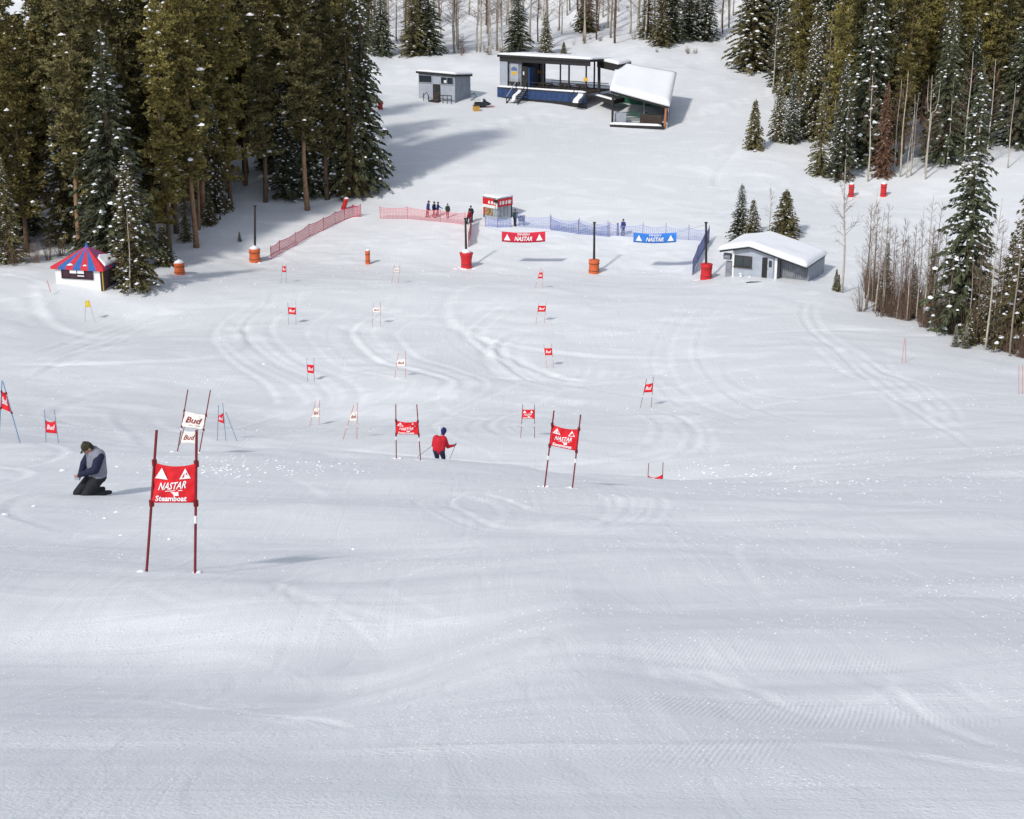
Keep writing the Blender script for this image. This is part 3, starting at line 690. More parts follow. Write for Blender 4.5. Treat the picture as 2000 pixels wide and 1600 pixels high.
for i, px in enumerate((1050, 1060, 1069, 1103, 1111, 1120, 1154, 1162)):
    x = (px - 981) / 13.1 / math.cos(R(34)) * .93; y = (Dp - .5) if i in (0, 1, 4, 7) else -.45
    if y > 0: x -= 2.9
    o = part(pav, 'post', BLACK, (x, x + .18, y, y + .18, 0, H - (.3 if y > 0 else .6)))
    if px in (1050, 1154): part(pav, 'yellow_sign', YEL, (x - .25, x + .45, y - .05, y - .01, 1.6, 2.1))
for k in range(2): part(pav, 'rail', BLACK, (5.2, W - .2, -.42 + k * 5.9, -.36 + k * 5.9, .85 - .1 * k, .95 - .1 * k), (5.2, W - .2, -.42 + k * 5.9, -.36 + k * 5.9, .4, .48))
for x in (6.5, 9.6, 12.6):
    t = thing('picnic_table', {6.5: 'dark picnic table at the left under the pavilion roof', 9.6: 'picnic table with a snow topped bench in the middle of the pavilion', 12.6: 'dark picnic table at the right under the pavilion roof'}[x], 'table', p0 + Matrix.Rotation(R(-34), 3, 'Z') @ Vector((x, 2.2, 0)), R(-34))
    part(t, 'table_top', DKBROWN, (-.9, .9, -.38, .38, .70, .76)); part(t, 'bench', DKBROWN, (-.9, .9, -.85, -.58, .42, .47)); part(t, 'bench', DKBROWN, (-.9, .9, .58, .85, .42, .47))
    for sx in (-.6, .6):
        part(t, 'leg', BLACK, (sx - .04, sx + .04, -.8, .8, .34, .41)); part(t, 'leg', BLACK, (sx - .04, sx + .04, -.35, -.25, 0, .69)); part(t, 'leg', BLACK, (sx - .04, sx + .04, .25, .35, 0, .69))
st = thing('deck_stairs', 'snowy wooden stairs climbing to the left part of the pavilion deck', 'stairs', p0 + Matrix.Rotation(R(-34), 3, 'Z') @ Vector((3.3, -.95, 0)), R(-34))
for k in range(7): part(st, 'step', GREYD, (0, 1.9, -.32 * (k + 1), -.32 * k - .02, -.22 * (k + 1) - .05, -.22 * (k + 1)))
snow_slab(st, 'step_snow', lambda u, v: (.3 + .6 * u + .15 * math.sin(9 * v), -.1 - 2.2 * v, -.2 - 1.5 * v), 6, 10, .10, 5)
for x in (-.06, 1.92):
    MB().tube([(x, -2.6, -1.0), (x, 0, .95)], .06, 5).obj('handrail', GREYL if x < 0 else BLACK, st)
    part(st, 'rail_post', BLACK, (x - .05, x + .05, -2.6, -2.5, -2.2, -.9)); part(st, 'rail_post', BLACK, (x - .05, x + .05, -.1, 0, -.1, .9))
    MB().prism([(x - .03, 0, -.05), (x - .03, -2.4, -1.75), (x - .03, -2.4, -2.0), (x - .03, 0, -.35)], (.06, 0, 0)).obj('stringer', BLACK, st)
st2 = thing('deck_stairs', 'short snow covered stairs at the right end of the pavilion deck', 'stairs', p0 + Matrix.Rotation(R(-34), 3, 'Z') @ Vector((13.9, -.95, 0)), R(-34))
for k in range(5): part(st2, 'step', GREYD, (0, 1.4, -.32 * (k + 1), -.32 * k - .02, -.24 * (k + 1) - .05, -.24 * (k + 1)))
snow_slab(st2, 'step_snow', lambda u, v: (.1 + .9 * u + .1 * math.sin(7 * v), -.05 - 1.6 * v, -.16 - 1.15 * v), 6, 8, .12, 6)
MB().tube([(-.06, -2.1, -.5), (-.06, 0, .9)], .06, 5).obj('handrail', BLACK, st2); part(st2, 'rail_post', BLACK, (-.1, -.02, -2.1, -2.0, -1.7, -.4))

# --- lodge with the heavy snow roof
A, B, C_, E = P(1193, 177, 213.5), P(1306, 209, 211), P(1319, 146, 221), P(1206, 127, 223.5)
lo = thing('snow_roofed_lodge', 'open fronted lodge under a steep roof loaded with thick snow', 'lodge', A)
def L_(p): return p - A
ra = [L_(A), L_(B), L_(C_), L_(E)]
slab(lo, 'roof', BLACK, [v - Vector((0, 0, .32)) for v in ra], .3)
snow_slab(lo, 'roof_snow', _bil([ra[0] + Vector((-.15, -.25, 0)), ra[1] + Vector((.1, -.25, 0)), ra[2] + Vector((.2, .2, 0)), ra[3] + Vector((-.1, .2, 0))]), 18, 14, .62, 4)
fl, fr = L_(P(1196, 241, 213.2)), L_(P(1298, 246, 211.2))
bl, br = L_(E) * .92 + Vector((.3, -.4, 0)), L_(C_) * .92 + Vector((-.2, -.5, 0))
zf = min(fl.z, fr.z) + .1
bl_f, br_f = Vector((bl.x, bl.y, zf)), Vector((br.x, br.y, zf))
MB().prism([(fl.x - .4, fl.y - .9, zf - .5), (fr.x - .2, fr.y - .9, zf - .5), (br.x, br.y, zf - .5), (bl.x, bl.y, zf - .5)], (0, 0, .42)).obj('deck', BLACK, lo)
snow_slab(lo, 'deck_snow', _bil([Vector((fl.x - .4, fl.y - .95, zf - .07)), Vector((fr.x - .5, fr.y - .95, zf - .07)), Vector((fr.x - .6, fr.y - .1, zf - .07)), Vector((fl.x - .3, fl.y - .1, zf - .07))]), 14, 3, .28, 8)
def upright(name, m, b, top, r=.13): return MB().tube([b, top], r, 6).obj(name, m, lo)
upright('post', BLACK, Vector((fl.x, fl.y, zf - .4)), Vector((ra[0].x + .2, fl.y, ra[0].z - .3)), .16)
upright('post', ORANGEW, Vector((fr.x, fr.y, zf - .4)), Vector((ra[1].x - .4, fr.y, ra[1].z - .15)), .17)
m_ = (fl + fr) / 2; upright('post', GREYD, Vector((m_.x + 1.0, m_.y + 3.0, zf - .1)), Vector((m_.x + 1.0, m_.y + 3.0, zf + 3.4)), .1)
def wall(name, m, a, b, ta, tb, th):
    n = (b - a).cross(Vector((0, 0, 1))).normalized() * th
    MB().prism([a, b, tb, ta], n).obj(name, m, lo)
wall('back_wall', GREEN, bl_f, br_f, bl - Vector((0, 0, .7)), br - Vector((0, 0, .7)), .15)
sr = Vector((fr.x + .45, fr.y + .6, zf - .6)); wall('side_wall', GREY, sr, Vector((br.x + .1, br.y, zf - .6)), Vector((sr.x, sr.y, ra[1].z - .15)), Vector((br.x + .1, br.y, br.z - .45)), .14)
wall('lower_wall', DKBROWN, Vector((fl.x + 3.9, fl.y + .5, zf - .2)), Vector((fr.x - .3, fr.y + .5, zf - .2)), Vector((fl.x + 3.9, fl.y + .5, zf + 1.2)), Vector((fr.x - .3, fr.y + .5, zf + 1.25)), .1)
for k in range(4):
    part(lo, 'bench_slat', GREEN, (fl.x + 1.2 + k * .1, fl.x + 5.2, fl.y + 1.6 + .25 * k, fl.y + 1.78 + .25 * k, zf + .5 + .22 * k, zf + .6 + .22 * k))
part(lo, 'tank', GREYL, (fl.x + .35, fl.x + 1.9, fl.y + .5, fl.y + 1.6, zf, zf + 1.3))
# canopy and side deck between lodge and pavilion
a, b = L_(P(1166, 121, 223)), L_(P(1207, 130, 220))
slab(lo, 'canopy', BLACK, [a, b, b + Vector((2.2, 4, 0)), a + Vector((2.2, 4, 0))], .25)
MB().prism([a, b, b - Vector((0, 0, .75)), a - Vector((0, 0, .75))], (.08, .12, 0)).obj('canopy_fascia', BLACK, lo)
snow_slab(lo, 'canopy_snow', _bil([a + Vector((0, 0, .25)), b + Vector((0, 0, .25)), b + Vector((2.2, 4, .25)), a + Vector((2.2, 4, .25))]), 6, 6, .4, 9)
upright('post', BLACK, L_(P(1170, 186, 222)), L_(P(1170, 128, 222)), .22)
a, b = L_(P(1163, 187, 221)), L_(P(1196, 196, 217.5))
MB().prism([a, b, b + Vector((2, 3.4, 0)), a + Vector((2, 3.4, 0))], (0, 0, -.6)).obj('side_deck', BLACK, lo)
snow_slab(lo, 'side_deck_snow', _bil([a, b, b + Vector((.5, .8, 0)), a + Vector((.5, .8, 0))]), 8, 3, .22, 10)

# --- timing hut with deep snow on its roof
p0 = P(1430, 537, 151)
th = thing('timing_hut', 'grey gabled hut under a deep snow cap at the right of the finish', 'hut', p0, R(-27))
AP, EL, ER, Dp = (1.86, 2.92), (-1.2, 2.25), (7.5, 1.42), 6.0
def rz_(x): return EL[1] + (AP[1] - EL[1]) * (x - EL[0]) / (AP[0] - EL[0]) if x < AP[0] else AP[1] + (ER[1] - AP[1]) * (x - AP[0]) / (ER[0] - AP[0])
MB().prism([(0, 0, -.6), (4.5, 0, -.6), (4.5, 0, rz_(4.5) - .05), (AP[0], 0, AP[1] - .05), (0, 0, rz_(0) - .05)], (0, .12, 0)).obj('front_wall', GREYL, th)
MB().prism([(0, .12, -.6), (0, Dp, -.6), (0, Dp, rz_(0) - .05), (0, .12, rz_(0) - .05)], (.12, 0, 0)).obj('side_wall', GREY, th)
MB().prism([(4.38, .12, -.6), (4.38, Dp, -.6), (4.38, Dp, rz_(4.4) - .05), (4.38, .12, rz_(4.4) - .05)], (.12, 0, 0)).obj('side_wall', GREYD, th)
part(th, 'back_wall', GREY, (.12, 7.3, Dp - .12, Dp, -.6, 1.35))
for k in range(15):
    x = 4.56 + k * .19; part(th, 'slat', GREYD, (x, x + .165, 1.1, 1.15, -.3, rz_(x + .165) - .1))
part(th, 'slat_rail', BLACK, (4.55, 7.35, 1.16, 1.22, .3, .4))
MB().prism([(7.4, .6, -.3), (7.4, Dp, -.3), (7.4, Dp, 1.38), (7.4, .6, 1.38)], (.1, 0, 0)).obj('end_wall', GREY, th)
for (a, b) in ((EL, AP), (AP, ER)):
    MB().prism([(a[0], -.55, a[1]), (b[0], -.55, b[1]), (b[0], -.55, b[1] + .16), (a[0], -.55, a[1] + .16)], (0, Dp + .9, 0)).obj('roof_panel', BLACK, th)
snow_slab(th, 'roof_snow', lambda u, v: (EL[0] - .1 + (ER[0] - EL[0] + .2) * u, -.65 + (Dp + 1.1) * v, rz_(EL[0] + (ER[0] - EL[0]) * u) + .165), 26, 16, .46, 12)
w = window(th, .25, 1.9, -.03, .95, 1.95, 1, DKBROWN)
part(w, 'sill', DKBROWN, (.1, 2.05, -.2, -.11, .84, .9))
dr = part(th, 'doorway_shade', BLACK, (3.0, 3.55, -.035, -.005, .0, 2.05))  # black sheet on the closed wall, standing in for the shade inside the opening
d = part(th, 'door', GREYL, (3.56, 4.15, -.09, -.035, .02, 2.0)); part(d, 'door_pane', GLASS, (3.7, 4.0, -.11, -.092, 1.15, 1.8)); part(d, 'handle', BLACK, (3.6, 3.66, -.16, -.092, .95, 1.0))
part(th, 'corner_board', WHITEP, (4.3, 4.52, -.06, -.003, -.5, rz_(4.5) - .12)); part(th, 'corner_board', WHITEP, (-.02, .16, -.06, -.003, -.5, rz_(0) - .12))
mb = MB(); mb.tube([(-1.0, .3, 1.75), (-.3, .3, 1.75)], .32, 10); mb.obj('wall_tank', GREYD, th)
part(th, 'firewood_shelf', GREYD, (-.75, -.1, .1, .7, -.3, 1.2)); 
for k, (x, z) in enumerate(((1.0, .28), (1.05, .05), (1.95, .05))): MB().lump((x, -.45, z), .15, 7, .9).obj('snow_lump', SNOWCAP, th)

# --- striped ticket booth at the left
p0 = P(110, 556, 141)
bo = thing('striped_booth', 'white booth with a red and blue striped pyramid roof at the left forest edge', 'booth', p0, R(-13))
W, Dp, H = 4.7, 3.4, 1.75
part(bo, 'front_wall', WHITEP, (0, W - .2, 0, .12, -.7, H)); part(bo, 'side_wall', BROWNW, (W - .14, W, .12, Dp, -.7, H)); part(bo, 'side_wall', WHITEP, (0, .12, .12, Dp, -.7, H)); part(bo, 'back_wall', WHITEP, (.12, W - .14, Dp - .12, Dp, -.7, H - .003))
part(bo, 'corner_post', BLACK, (W - .2, W - .02, -.06, .119, -.7, H)); part(bo, 'corner_trim', YEL, (W - .02, W + .04, -.04, .1, -.7, H))
w = window(bo, .72, 3.75, -.03, .72, 1.72, 3, BLACK, mat('plum_window', (.05, .018, .03), .3, .3, 2.0))
for x in (1.55, 2.3): part(w, 'price_card', WHITEP, (x, x + .66, -.16, -.13, 1.18, 1.62))
part(w, 'price_card', WHITEP, (2.3, 2.96, -.16, -.13, .92, 1.02))
apx = Vector((W / 2 + .1, Dp / 2, H + 1.65)); ov = .28
cs = [Vector((-ov, -ov, H)), Vector((W + ov, -ov, H)), Vector((W + ov, Dp + ov, H)), Vector((-ov, Dp + ov, H))]
SBLUE = mat('canvas_blue', (.035, .12, .36), .6, .12, 2.0); SRED = mat('canvas_red', (.52, .03, .045), .6, .12, 2.0)
for f in range(4):
    a, b = cs[f], cs[(f + 1) % 4]; n = 7
    for k in range(n):
        q0, q1 = a.lerp(b, k / n), a.lerp(b, (k + 1) / n); nrm = (b - a).cross(apx - a).normalized()
        t0, t1 = apx.lerp(q0, .05), apx.lerp(q1, .05)
        MB().prism([q0, q1, t1, t0], nrm * -.05).obj('roof_stripe', SRED if k % 2 == 0 else SBLUE, bo)
        if f in (0, 1): MB().prism([q0, q1, q1 - Vector((0, 0, .24)), q0 - Vector((0, 0, .24))], Vector((-nrm.x, -nrm.y, 0)).normalized() * .03).obj('valance', SRED if k % 2 == 0 else SBLUE, bo)
MB().tube([apx - Vector((0, 0, .15)), apx + Vector((0, 0, .25))], [.22, .05], 6).obj('finial', SBLUE, bo)
a, b = cs[1], cs[2]; nrm = (b - a).cross(apx - a).normalized() * .03
snow_slab(bo, 'roof_snow', lambda u, v: a.lerp(b, .12 + .76 * u).lerp(apx, .05 + (.45 - .2 * abs(u - .4)) * v) + nrm, 10, 8, .16, 14)
for x, s_ in ((1.6, .3), (3.1, .2)): MB().lump((x, -.05, H + .18), s_, 7, .5).obj('roof_snow', SNOWCAP, bo)

# --- announcer box at the finish
p0 = P(972, 441, 169.2)
an = thing('announcer_box', 'corner facing finish booth with red header signs and a snowy flat roof', 'booth', p0, R(-45))
S, H = 2.15, 2.95
NET_BL = mat('blue_net_cord', (.10, .13, .30), .7, .2, 3.0)
GLS2 = mat('pale_window_glass', (.30, .33, .36), .2, .35, 2.5, spec=.5)
# local: near corner at origin, faces run along -x (left face) and +y... built in the rotated frame
part(an, 'face', GLS2, (-S, -.02, 0, .06, .9, 2.05)); part(an, 'face', GLS2, (-.06, 0, .062, S, .9, 2.05))
part(an, 'base_panel', GREYL, (-S, -.02, .0, .06, -.4, .9)); part(an, 'base_panel', GREYL, (-.06, 0, .062, S, -.4, .9))
h1 = part(an, 'header_sign', REDP, (-S - .1, .0, -.1, -.02, 2.05, 2.9)); h2 = part(an, 'header_sign', REDP, (.02, .10, -.1, S + .1, 2.05, 2.9))
part(h1, 'white_band', WHITEP, (-S - .1, -.25, -.14, -.102, 1.85, 2.18))
for k, (a_, b_) in enumerate(((.15, .5), (.55, .95), (1.05, 1.4), (1.45, 2.0))):                       # smeared white print on the headers
    MB().prism([(.105, a_, 2.3), (.105, b_ - .1, 2.24), (.105, b_, 2.62), (.105, a_ + .15, 2.7)], (.012, 0, 0)).obj('print_mark', WHITEP, h2)
    if k < 3: MB().prism([(-b_, -.105, 2.3), (-a_, -.105, 2.34), (-a_ - .1, -.105, 2.66), (-b_ + .05, -.105, 2.6)], (0, -.012, 0)).obj('print_mark', WHITEP, h1)
part(an, 'corner_trim', WHITEP, (-.1, .1, -.19, -.105, 1.9, 2.95)); part(an, 'speaker', BLACK, (-.22, .22, -.42, -.2, 2.6, 2.9))
for x, y in ((-S, .06), (-S, S), (-.08, S)): part(an, 'post', BLACK, (x - .09, x + .09, y - .09, y + .09, -.6, 2.9))
part(an, 'back_wall', GREYD, (-S, -.06, S - .06, S, -.4, 2.9)); part(an, 'back_wall', GREYD, (-S - .02, -S + .04, .15, S - .1, -.4, 2.9))
part(an, 'roof', GREYD, (-S - .1, .1, -.1, S + .1, 2.905, 3.0))
snow_slab(an, 'roof_snow', _bil([(-S - .12, -.12, 3.0), (.12, -.12, 3.0), (.12, S + .12, 3.0), (-S - .12, S + .12, 3.0)]), 8, 8, .22, 15)
part(an, 'poster', mat('poster_colours', (.30, .20, .10), .7, .8, 4.0), (-1.95, -.75, -.06, -.02, 1.0, 1.8)); part(an, 'poster', REDP, (-2.2, -1.97, -.07, -.02, 1.0, 1.9))
for k in range(3): part(an, 'mullion', GREYD, (.01, .03, .4 + .55 * k, .46 + .55 * k, .9, 2.05))

# ------------------------------------------------------------------ race gates
POLE_RED = mat('gate_pole_maroon', (.17, .012, .018), .45, .25, 6.0); POLE_BLUE = mat('gate_pole_blue', (.10, .20, .33), .45, .2, 6.0)
POLE_OR = mat('gate_pole_orange', (.50, .13, .09), .5, .2, 6.0); FABRED = mat('red_gate_fabric', (.62, .012, .02), .7, .14, 5.0, bump=.2); FABWHITE = mat('white_gate_fabric', (.78, .76, .70), .7, .06, 5.0, bump=.2)
FABYEL = mat('yellow_gate_fabric', (.62, .46, .02), .7, .1, 5.0); INKW = mat('white_print', (.80, .78, .78), .7, .05, 5.0); INKR = mat('dark_red_print', (.30, .03, .03), .7, .1, 5.0)
HINGE = mat('white_hinge', (.75, .72, .70), .5, .05, 5.0); CLIP = mat('dark_red_clip', (.16, .01, .014), .6, .2, 5.0)
_txt = {}
def text_geo(s, shear=.0, bold=0.0):
    k = (s, shear, bold)
    if k not in _txt:
        cu = bpy.data.curves.new('lettering', 'FONT'); cu.body = s; cu.shear = shear; cu.offset = bold; cu.resolution_u = 2; cu.fill_mode = 'FRONT'
        o = bpy.data.objects.new('lettering', cu); col.objects.link(o); bpy.context.view_layer.update()
        me = o.evaluated_get(bpy.context.evaluated_depsgraph_get()).to_mesh()
        V = np.array([v.co[:2] for v in me.vertices]); Fc = [tuple(p.vertices) for p in me.polygons]
        o.to_mesh_clear(); bpy.data.objects.remove(o); bpy.data.curves.remove(cu)
        V = (V - V.min(0)) / (V.max(0) - V.min(0)); _txt[k] = (V, Fc)
    return _txt[k]
TOCAM = -FWD
def gate(label, L, Rr, D, panel, pole=POLE_RED, fabric=FABRED, text=None, detail=False, sag=.05, name='slalom_gate', ypan=None, rad=.016, band=True):
    """L, R: (top px, low px) of each pole in the photo; D: distance; panel: py of TL, TR, BL, BR"""
    ends = []
    for (tx, ty), (bx, by) in (L, Rr):
        t, b = P(tx, ty, D), P(bx, by, D); d = (b - t)
        k = 1.0                                                      # run the pole down until it stands in the snow
        for _ in range(60):
            q = t + d * k
            if q.z <= gz(q.x, q.y) - .12: break
            k += .03
        while k > .4 and (t + d * (k - .02)).z < gz((t + d * (k - .02)).x, (t + d * (k - .02)).y) - .25: k -= .02
        ends.append((t, t + d * k, (ty, by)))
    mid = (ends[0][1] + ends[1][1]) / 2
    g = thing(name, label, 'gate', mid)
    for ip, (t, b, _) in enumerate(ends):
        o = MB().tube([b - mid, t - mid], rad, 7).obj('pole', pole, g)
        if D < 60:
            zb = gz(b.x, b.y); mo = MB()
            for k in range(6): mo.lump((b.x - mid.x + random.uniform(-.12, .12), b.y - mid.y + random.uniform(-.1, .1), zb - mid.z - .015), random.uniform(.04, .09), 7, .5)
            mo.obj('snow_mound', SNOWCAP, g, True)['kind'] = 'stuff'
        if band and panel and not (band == 'R' and ip == 0):
            q = b.lerp(t, .395); e = b.lerp(t, .445); MB().tube([q - mid, e - mid], rad * 1.12, 7).obj('hinge_band', HINGE, o)
    if not panel: return g
    def on(e, y):
        t, b, (ty, by) = e; s = (y - ty) / (by - ty); low = P(0, 0, 1); 
        t2 = t; b2 = None
        return t + (P(*( (L if e is ends[0] else Rr)[1]), D) - t) * s
    TL, TR, BL, BR = on(ends[0], panel[0]), on(ends[1], panel[1]), on(ends[0], panel[2]), on(ends[1], panel[3])
    nrm = (TR - TL).cross(TL - BL).normalized()
    if nrm.dot(CAM - mid) < 0: nrm = -nrm
    hgt = (TL - BL).length
    def S(u, v, off=0.0):
        p = (BL * (1 - u) + BR * u) * (1 - v) + (TL * (1 - u) + TR * u) * v
        p = p - Vector((0, 0, sag * 4 * u * (1 - u) * v)) + nrm * (.035 * math.sin(math.pi * u) * (.4 + .6 * v) + .012 * math.sin(9 * u + 4 * v) + .05 * float(vnoise(u * 4 + D, v * 3, 31)) + .02 * float(vnoise(u * 9 + D, v * 7, 32)) + off)
        return p - mid
    nu, nv = (24, 16) if D < 60 else (12, 8)
    V = [S(i / nu, j / nv) for j in range(nv + 1) for i in range(nu + 1)] + [S(i / nu, j / nv, -.008) for j in range(nv + 1) for i in range(nu + 1)]
    w, n = nu + 1, (nu + 1) * (nv + 1); Fc = []
    for j in range(nv):
        for i in range(nu): a = j * w + i; Fc += [(a, a + 1, a + 1 + w, a + w), (n + a, n + a + w, n + a + 1 + w, n + a + 1)]
    for i in range(nu): Fc += [(i, n + i, n + i + 1, i + 1), (nv*w+i, nv*w+i+1, n+nv*w+i+1, n+nv*w+i)]
    for j in range(nv): Fc += [(j*w, (j+1)*w, n+(j+1)*w, n+j*w), (j*w+nu, n+j*w+nu, n+(j+1)*w+nu, (j+1)*w+nu)]
    pn = link('panel', mesh('panel', V, Fc, fabric, True), g)
    def put(name, V2, Fc2, u0, u1, v0, v1, m, tilt=0.0):
        vv = [S(u0 + (u1 - u0) * x, v0 + (v1 - v0) * y + tilt * (x - .5), .012) for x, y in V2]
        return link(name, mesh(name, vv, Fc2, m), pn)
    if text == 'race':
        tri = ([(0, 0), (1, 0), (.5, 1)], [(0, 1, 2)])
        for u0, u1, v0, v1 in ((.05, .34, .62, .92), (.62, .88, .64, .93)):
            put('emblem', *tri, u0, u1, v0, v1, INKW)
            if detail:
                vv = [S(u0 + (u1 - u0) * x, v0 + (v1 - v0) * y, .018) for x, y in ((.22, .12), (.42, .5), (.5, .36), (.62, .62), (.8, .12), (.55, .24), (.4, .16))]
                link('emblem_mountain', mesh('emblem_mountain', vv, [tuple(range(7))], fabric), pn)
        V2, F2 = text_geo('NASTAR', .35, .02); put('lettering', V2, F2, .14, .78, .36, .56, INKW, .07)
        put('underline', [(0, 0), (1, .6), (1, 1), (0, .35)], [(0, 1, 2, 3)], .30, .70, .30, .35, INKW)
        V2, F2 = text_geo('Steamboat', .1, .03); put('lettering', V2, F2, .09, .80, .04, .19, INKW)
        put('emblem', [(0, .95), (.35, .4), (.45, 0), (1, 0), (.95, 1), (.62, .8)], [(0, 1, 5), (1, 2, 3, 5), (5, 3, 4)], .42, .62, .19, .31, INKW)
    elif text == 'bud':
        V2, F2 = text_geo('Bud', .25, .02); put('lettering', V2, F2, .14, .86, .30, .72, INKR if fabric is FABWHITE else INKW)
        if detail: put('underline', [(0, 0), (1, 0), (1, 1), (0, 1)], [(0, 1, 2, 3)], .3, .82, .16, .19, INKR)
    if detail or D < 60:
        for c, up in ((TL, 1), (TR, 1), (BL, 0), (BR, 0)):
            mb = MB(); mb.tube([c - mid + Vector((0, 0, .035)), c - mid - Vector((0, 0, .05))], rad * 1.9, 7); mb.obj('clip', CLIP, g)
    return g
gate('nearest red gate with two bare lower poles, close to the kneeling man', ((306,840),(287,1108)), ((384,840),(381,1117)), 21, (903,905,982,982), text='race', detail=True, rad=.019, band='R')
gate('red lettered gate tilting left, second nearest to the camera', ((1082,802),(1063,957)), ((1134,810),(1117,961)), 36, (829,838,870,881), text='race', detail=True, rad=.018)
gate('red lettered gate just left of the skier in red', ((773,790),(774,895)), ((814,790),(821,893)), 46, (821,823,848,849), text='race', detail=True)
gate('large white gate tilting right behind the nearest red gate', ((367,761),(349,868)), ((411,762),(391,875)), 44, (803,811,833,839), fabric=FABWHITE, text='bud', detail=True, sag=.01)
gate('small white gate half hidden under the large white gate', ((360,834),(350,872)), ((386,838),(383,873)), 74, (842,843,866,867), fabric=FABWHITE, text='bud', sag=.02)
gate('crumpled red gate on blue poles right of the large white gate', ((427,791),(425,845)), ((435,788),(441,858)), 80, (812,806,823,828), POLE_BLUE, text='bud', sag=.02, band=False)
gate('red gate on blue poles above the kneeling man to the left', ((87,800),(90,862)), ((106,800),(114,864)), 72, (820,821,845,847), POLE_BLUE, text='bud', sag=.10, band=False)
gate('red flag gate on blue poles cut by the left picture edge', ((4,743),(-2,858)), ((6,746),(37,857)), 50, (765,768,797,806), POLE_BLUE, text='bud', sag=.0, band=False)
gate('narrow white gate, left one of the two before the red lettered gate', ((616,784),(605,833)), ((624,782),(623,831)), 97, (797,797,815,816), POLE_OR, FABWHITE, 'bud', sag=.02)
gate('leaning white gate left of the red lettered gate by the skier', ((691,792),(671,855)), ((698,787),(697,857)), 81, (806,804,822,823), POLE_OR, FABWHITE, 'bud', sag=.02)
gate('small red gate right of and behind the skier', ((1021,790),(1017,855)), ((1044,790),(1044,856)), 82, (800,800,818,818), text='race', sag=.01)
gate('red gate sunk behind the snow roll with only its top showing', ((1267,905),(1265,940)), ((1295,903),(1294,938)), 66, (929,926,949,947), sag=.12)
gate('lone small red gate on the right side of the course', ((1263,740),(1251,795)), ((1276,737),(1272,795)), 101, (751,748,767,766), text='bud', sag=.02)
gate('white gate in the middle lane, third down from the finish', ((778,690),(771,738)), ((792,686),(792,738)), 109, (703,701,715,716), POLE_OR, FABWHITE, 'bud', sag=.02)
gate('red gate in the left lane, third down from the finish', ((599,698),(601,747)), ((613,698),(614,747)), 111, (712,713,728,730), POLE_BLUE, text='bud', sag=.01)
gate('red gate in the right lane, third down from the finish', ((1062,673),(1068,718)), ((1077,671),(1081,718)), 116, (680,680,694,694), POLE_OR, text='bud', sag=.02)
gate('red gate in the left lane, second down from the finish', ((562,590),(564,633)), ((578,589),(578,634)), 130, (600,601,613,615), POLE_BLUE, text='bud', sag=.01)
gate('white gate in the middle lane, second down from the finish', ((729,592),(727,636)), ((743,590),(743,635)), 130, (601,601,610,610), POLE_OR, FABWHITE, 'bud', sag=.02)
gate('red gate in the right lane, second down from the finish', ((1052,592),(1047,631)), ((1067,591),(1063,630)), 131, (597,597,609,609), POLE_OR, text='bud', sag=.02)
gate('farthest red gate in the left lane, nearest the finish', ((552,518),(549,552)), ((559,516),(559,554)), 145, (520,520,531,532), POLE_BLUE, text='bud', sag=.01)
gate('farthest white gate in the middle lane, nearest the finish', ((771,517),(765,553)), ((781,517),(778,554)), 145, (524,524,531,531), POLE_OR, FABWHITE, 'bud', sag=.02)
gate('farthest red gate in the right lane, nearest the finish', ((1056,524),(1045,563)), ((1060,526),(1060,563)), 144, (532,532,544,544), POLE_OR, text='bud', sag=.02)
gate('yellow paddle on two thin poles below the striped booth', ((167,588),(166,628)), ((174,588),(185,628)), 134, (587,587,600,600), mat('grey_pole', (.22, .25, .28), .5, .2), FABYEL, sag=.0, name='slalom_gate', band=False)
gate('pair of thin red poles meeting at the top below the right thicket', ((1767,661),(1762,707)), ((1768,661),(1769,707)), 113, None, POLE_OR)
gate('pair of thin red poles at the right edge of the picture', ((1990,714),(1990,769)), ((1997,714),(1997,771)), 99, None, POLE_OR)
def stake(label, top, low, D, m, name='stake', r=.018):
    t, b = P(*top, D), P(*low, D); q = t + (b - t) * 1.15
    o = MB().tube([Vector((0, 0, 0)), t - q], r, 6).obj(name, m, None, loc=q); return tag(o, label, 'stake')
stake('blue slalom pole leaning right beside the crumpled red gate', (441,805), (463,861), 80, POLE_BLUE)
stake('short orange stake in the snow left of the striped booth', (92,548), (98,568), 138, POLE_OR, r=.03)

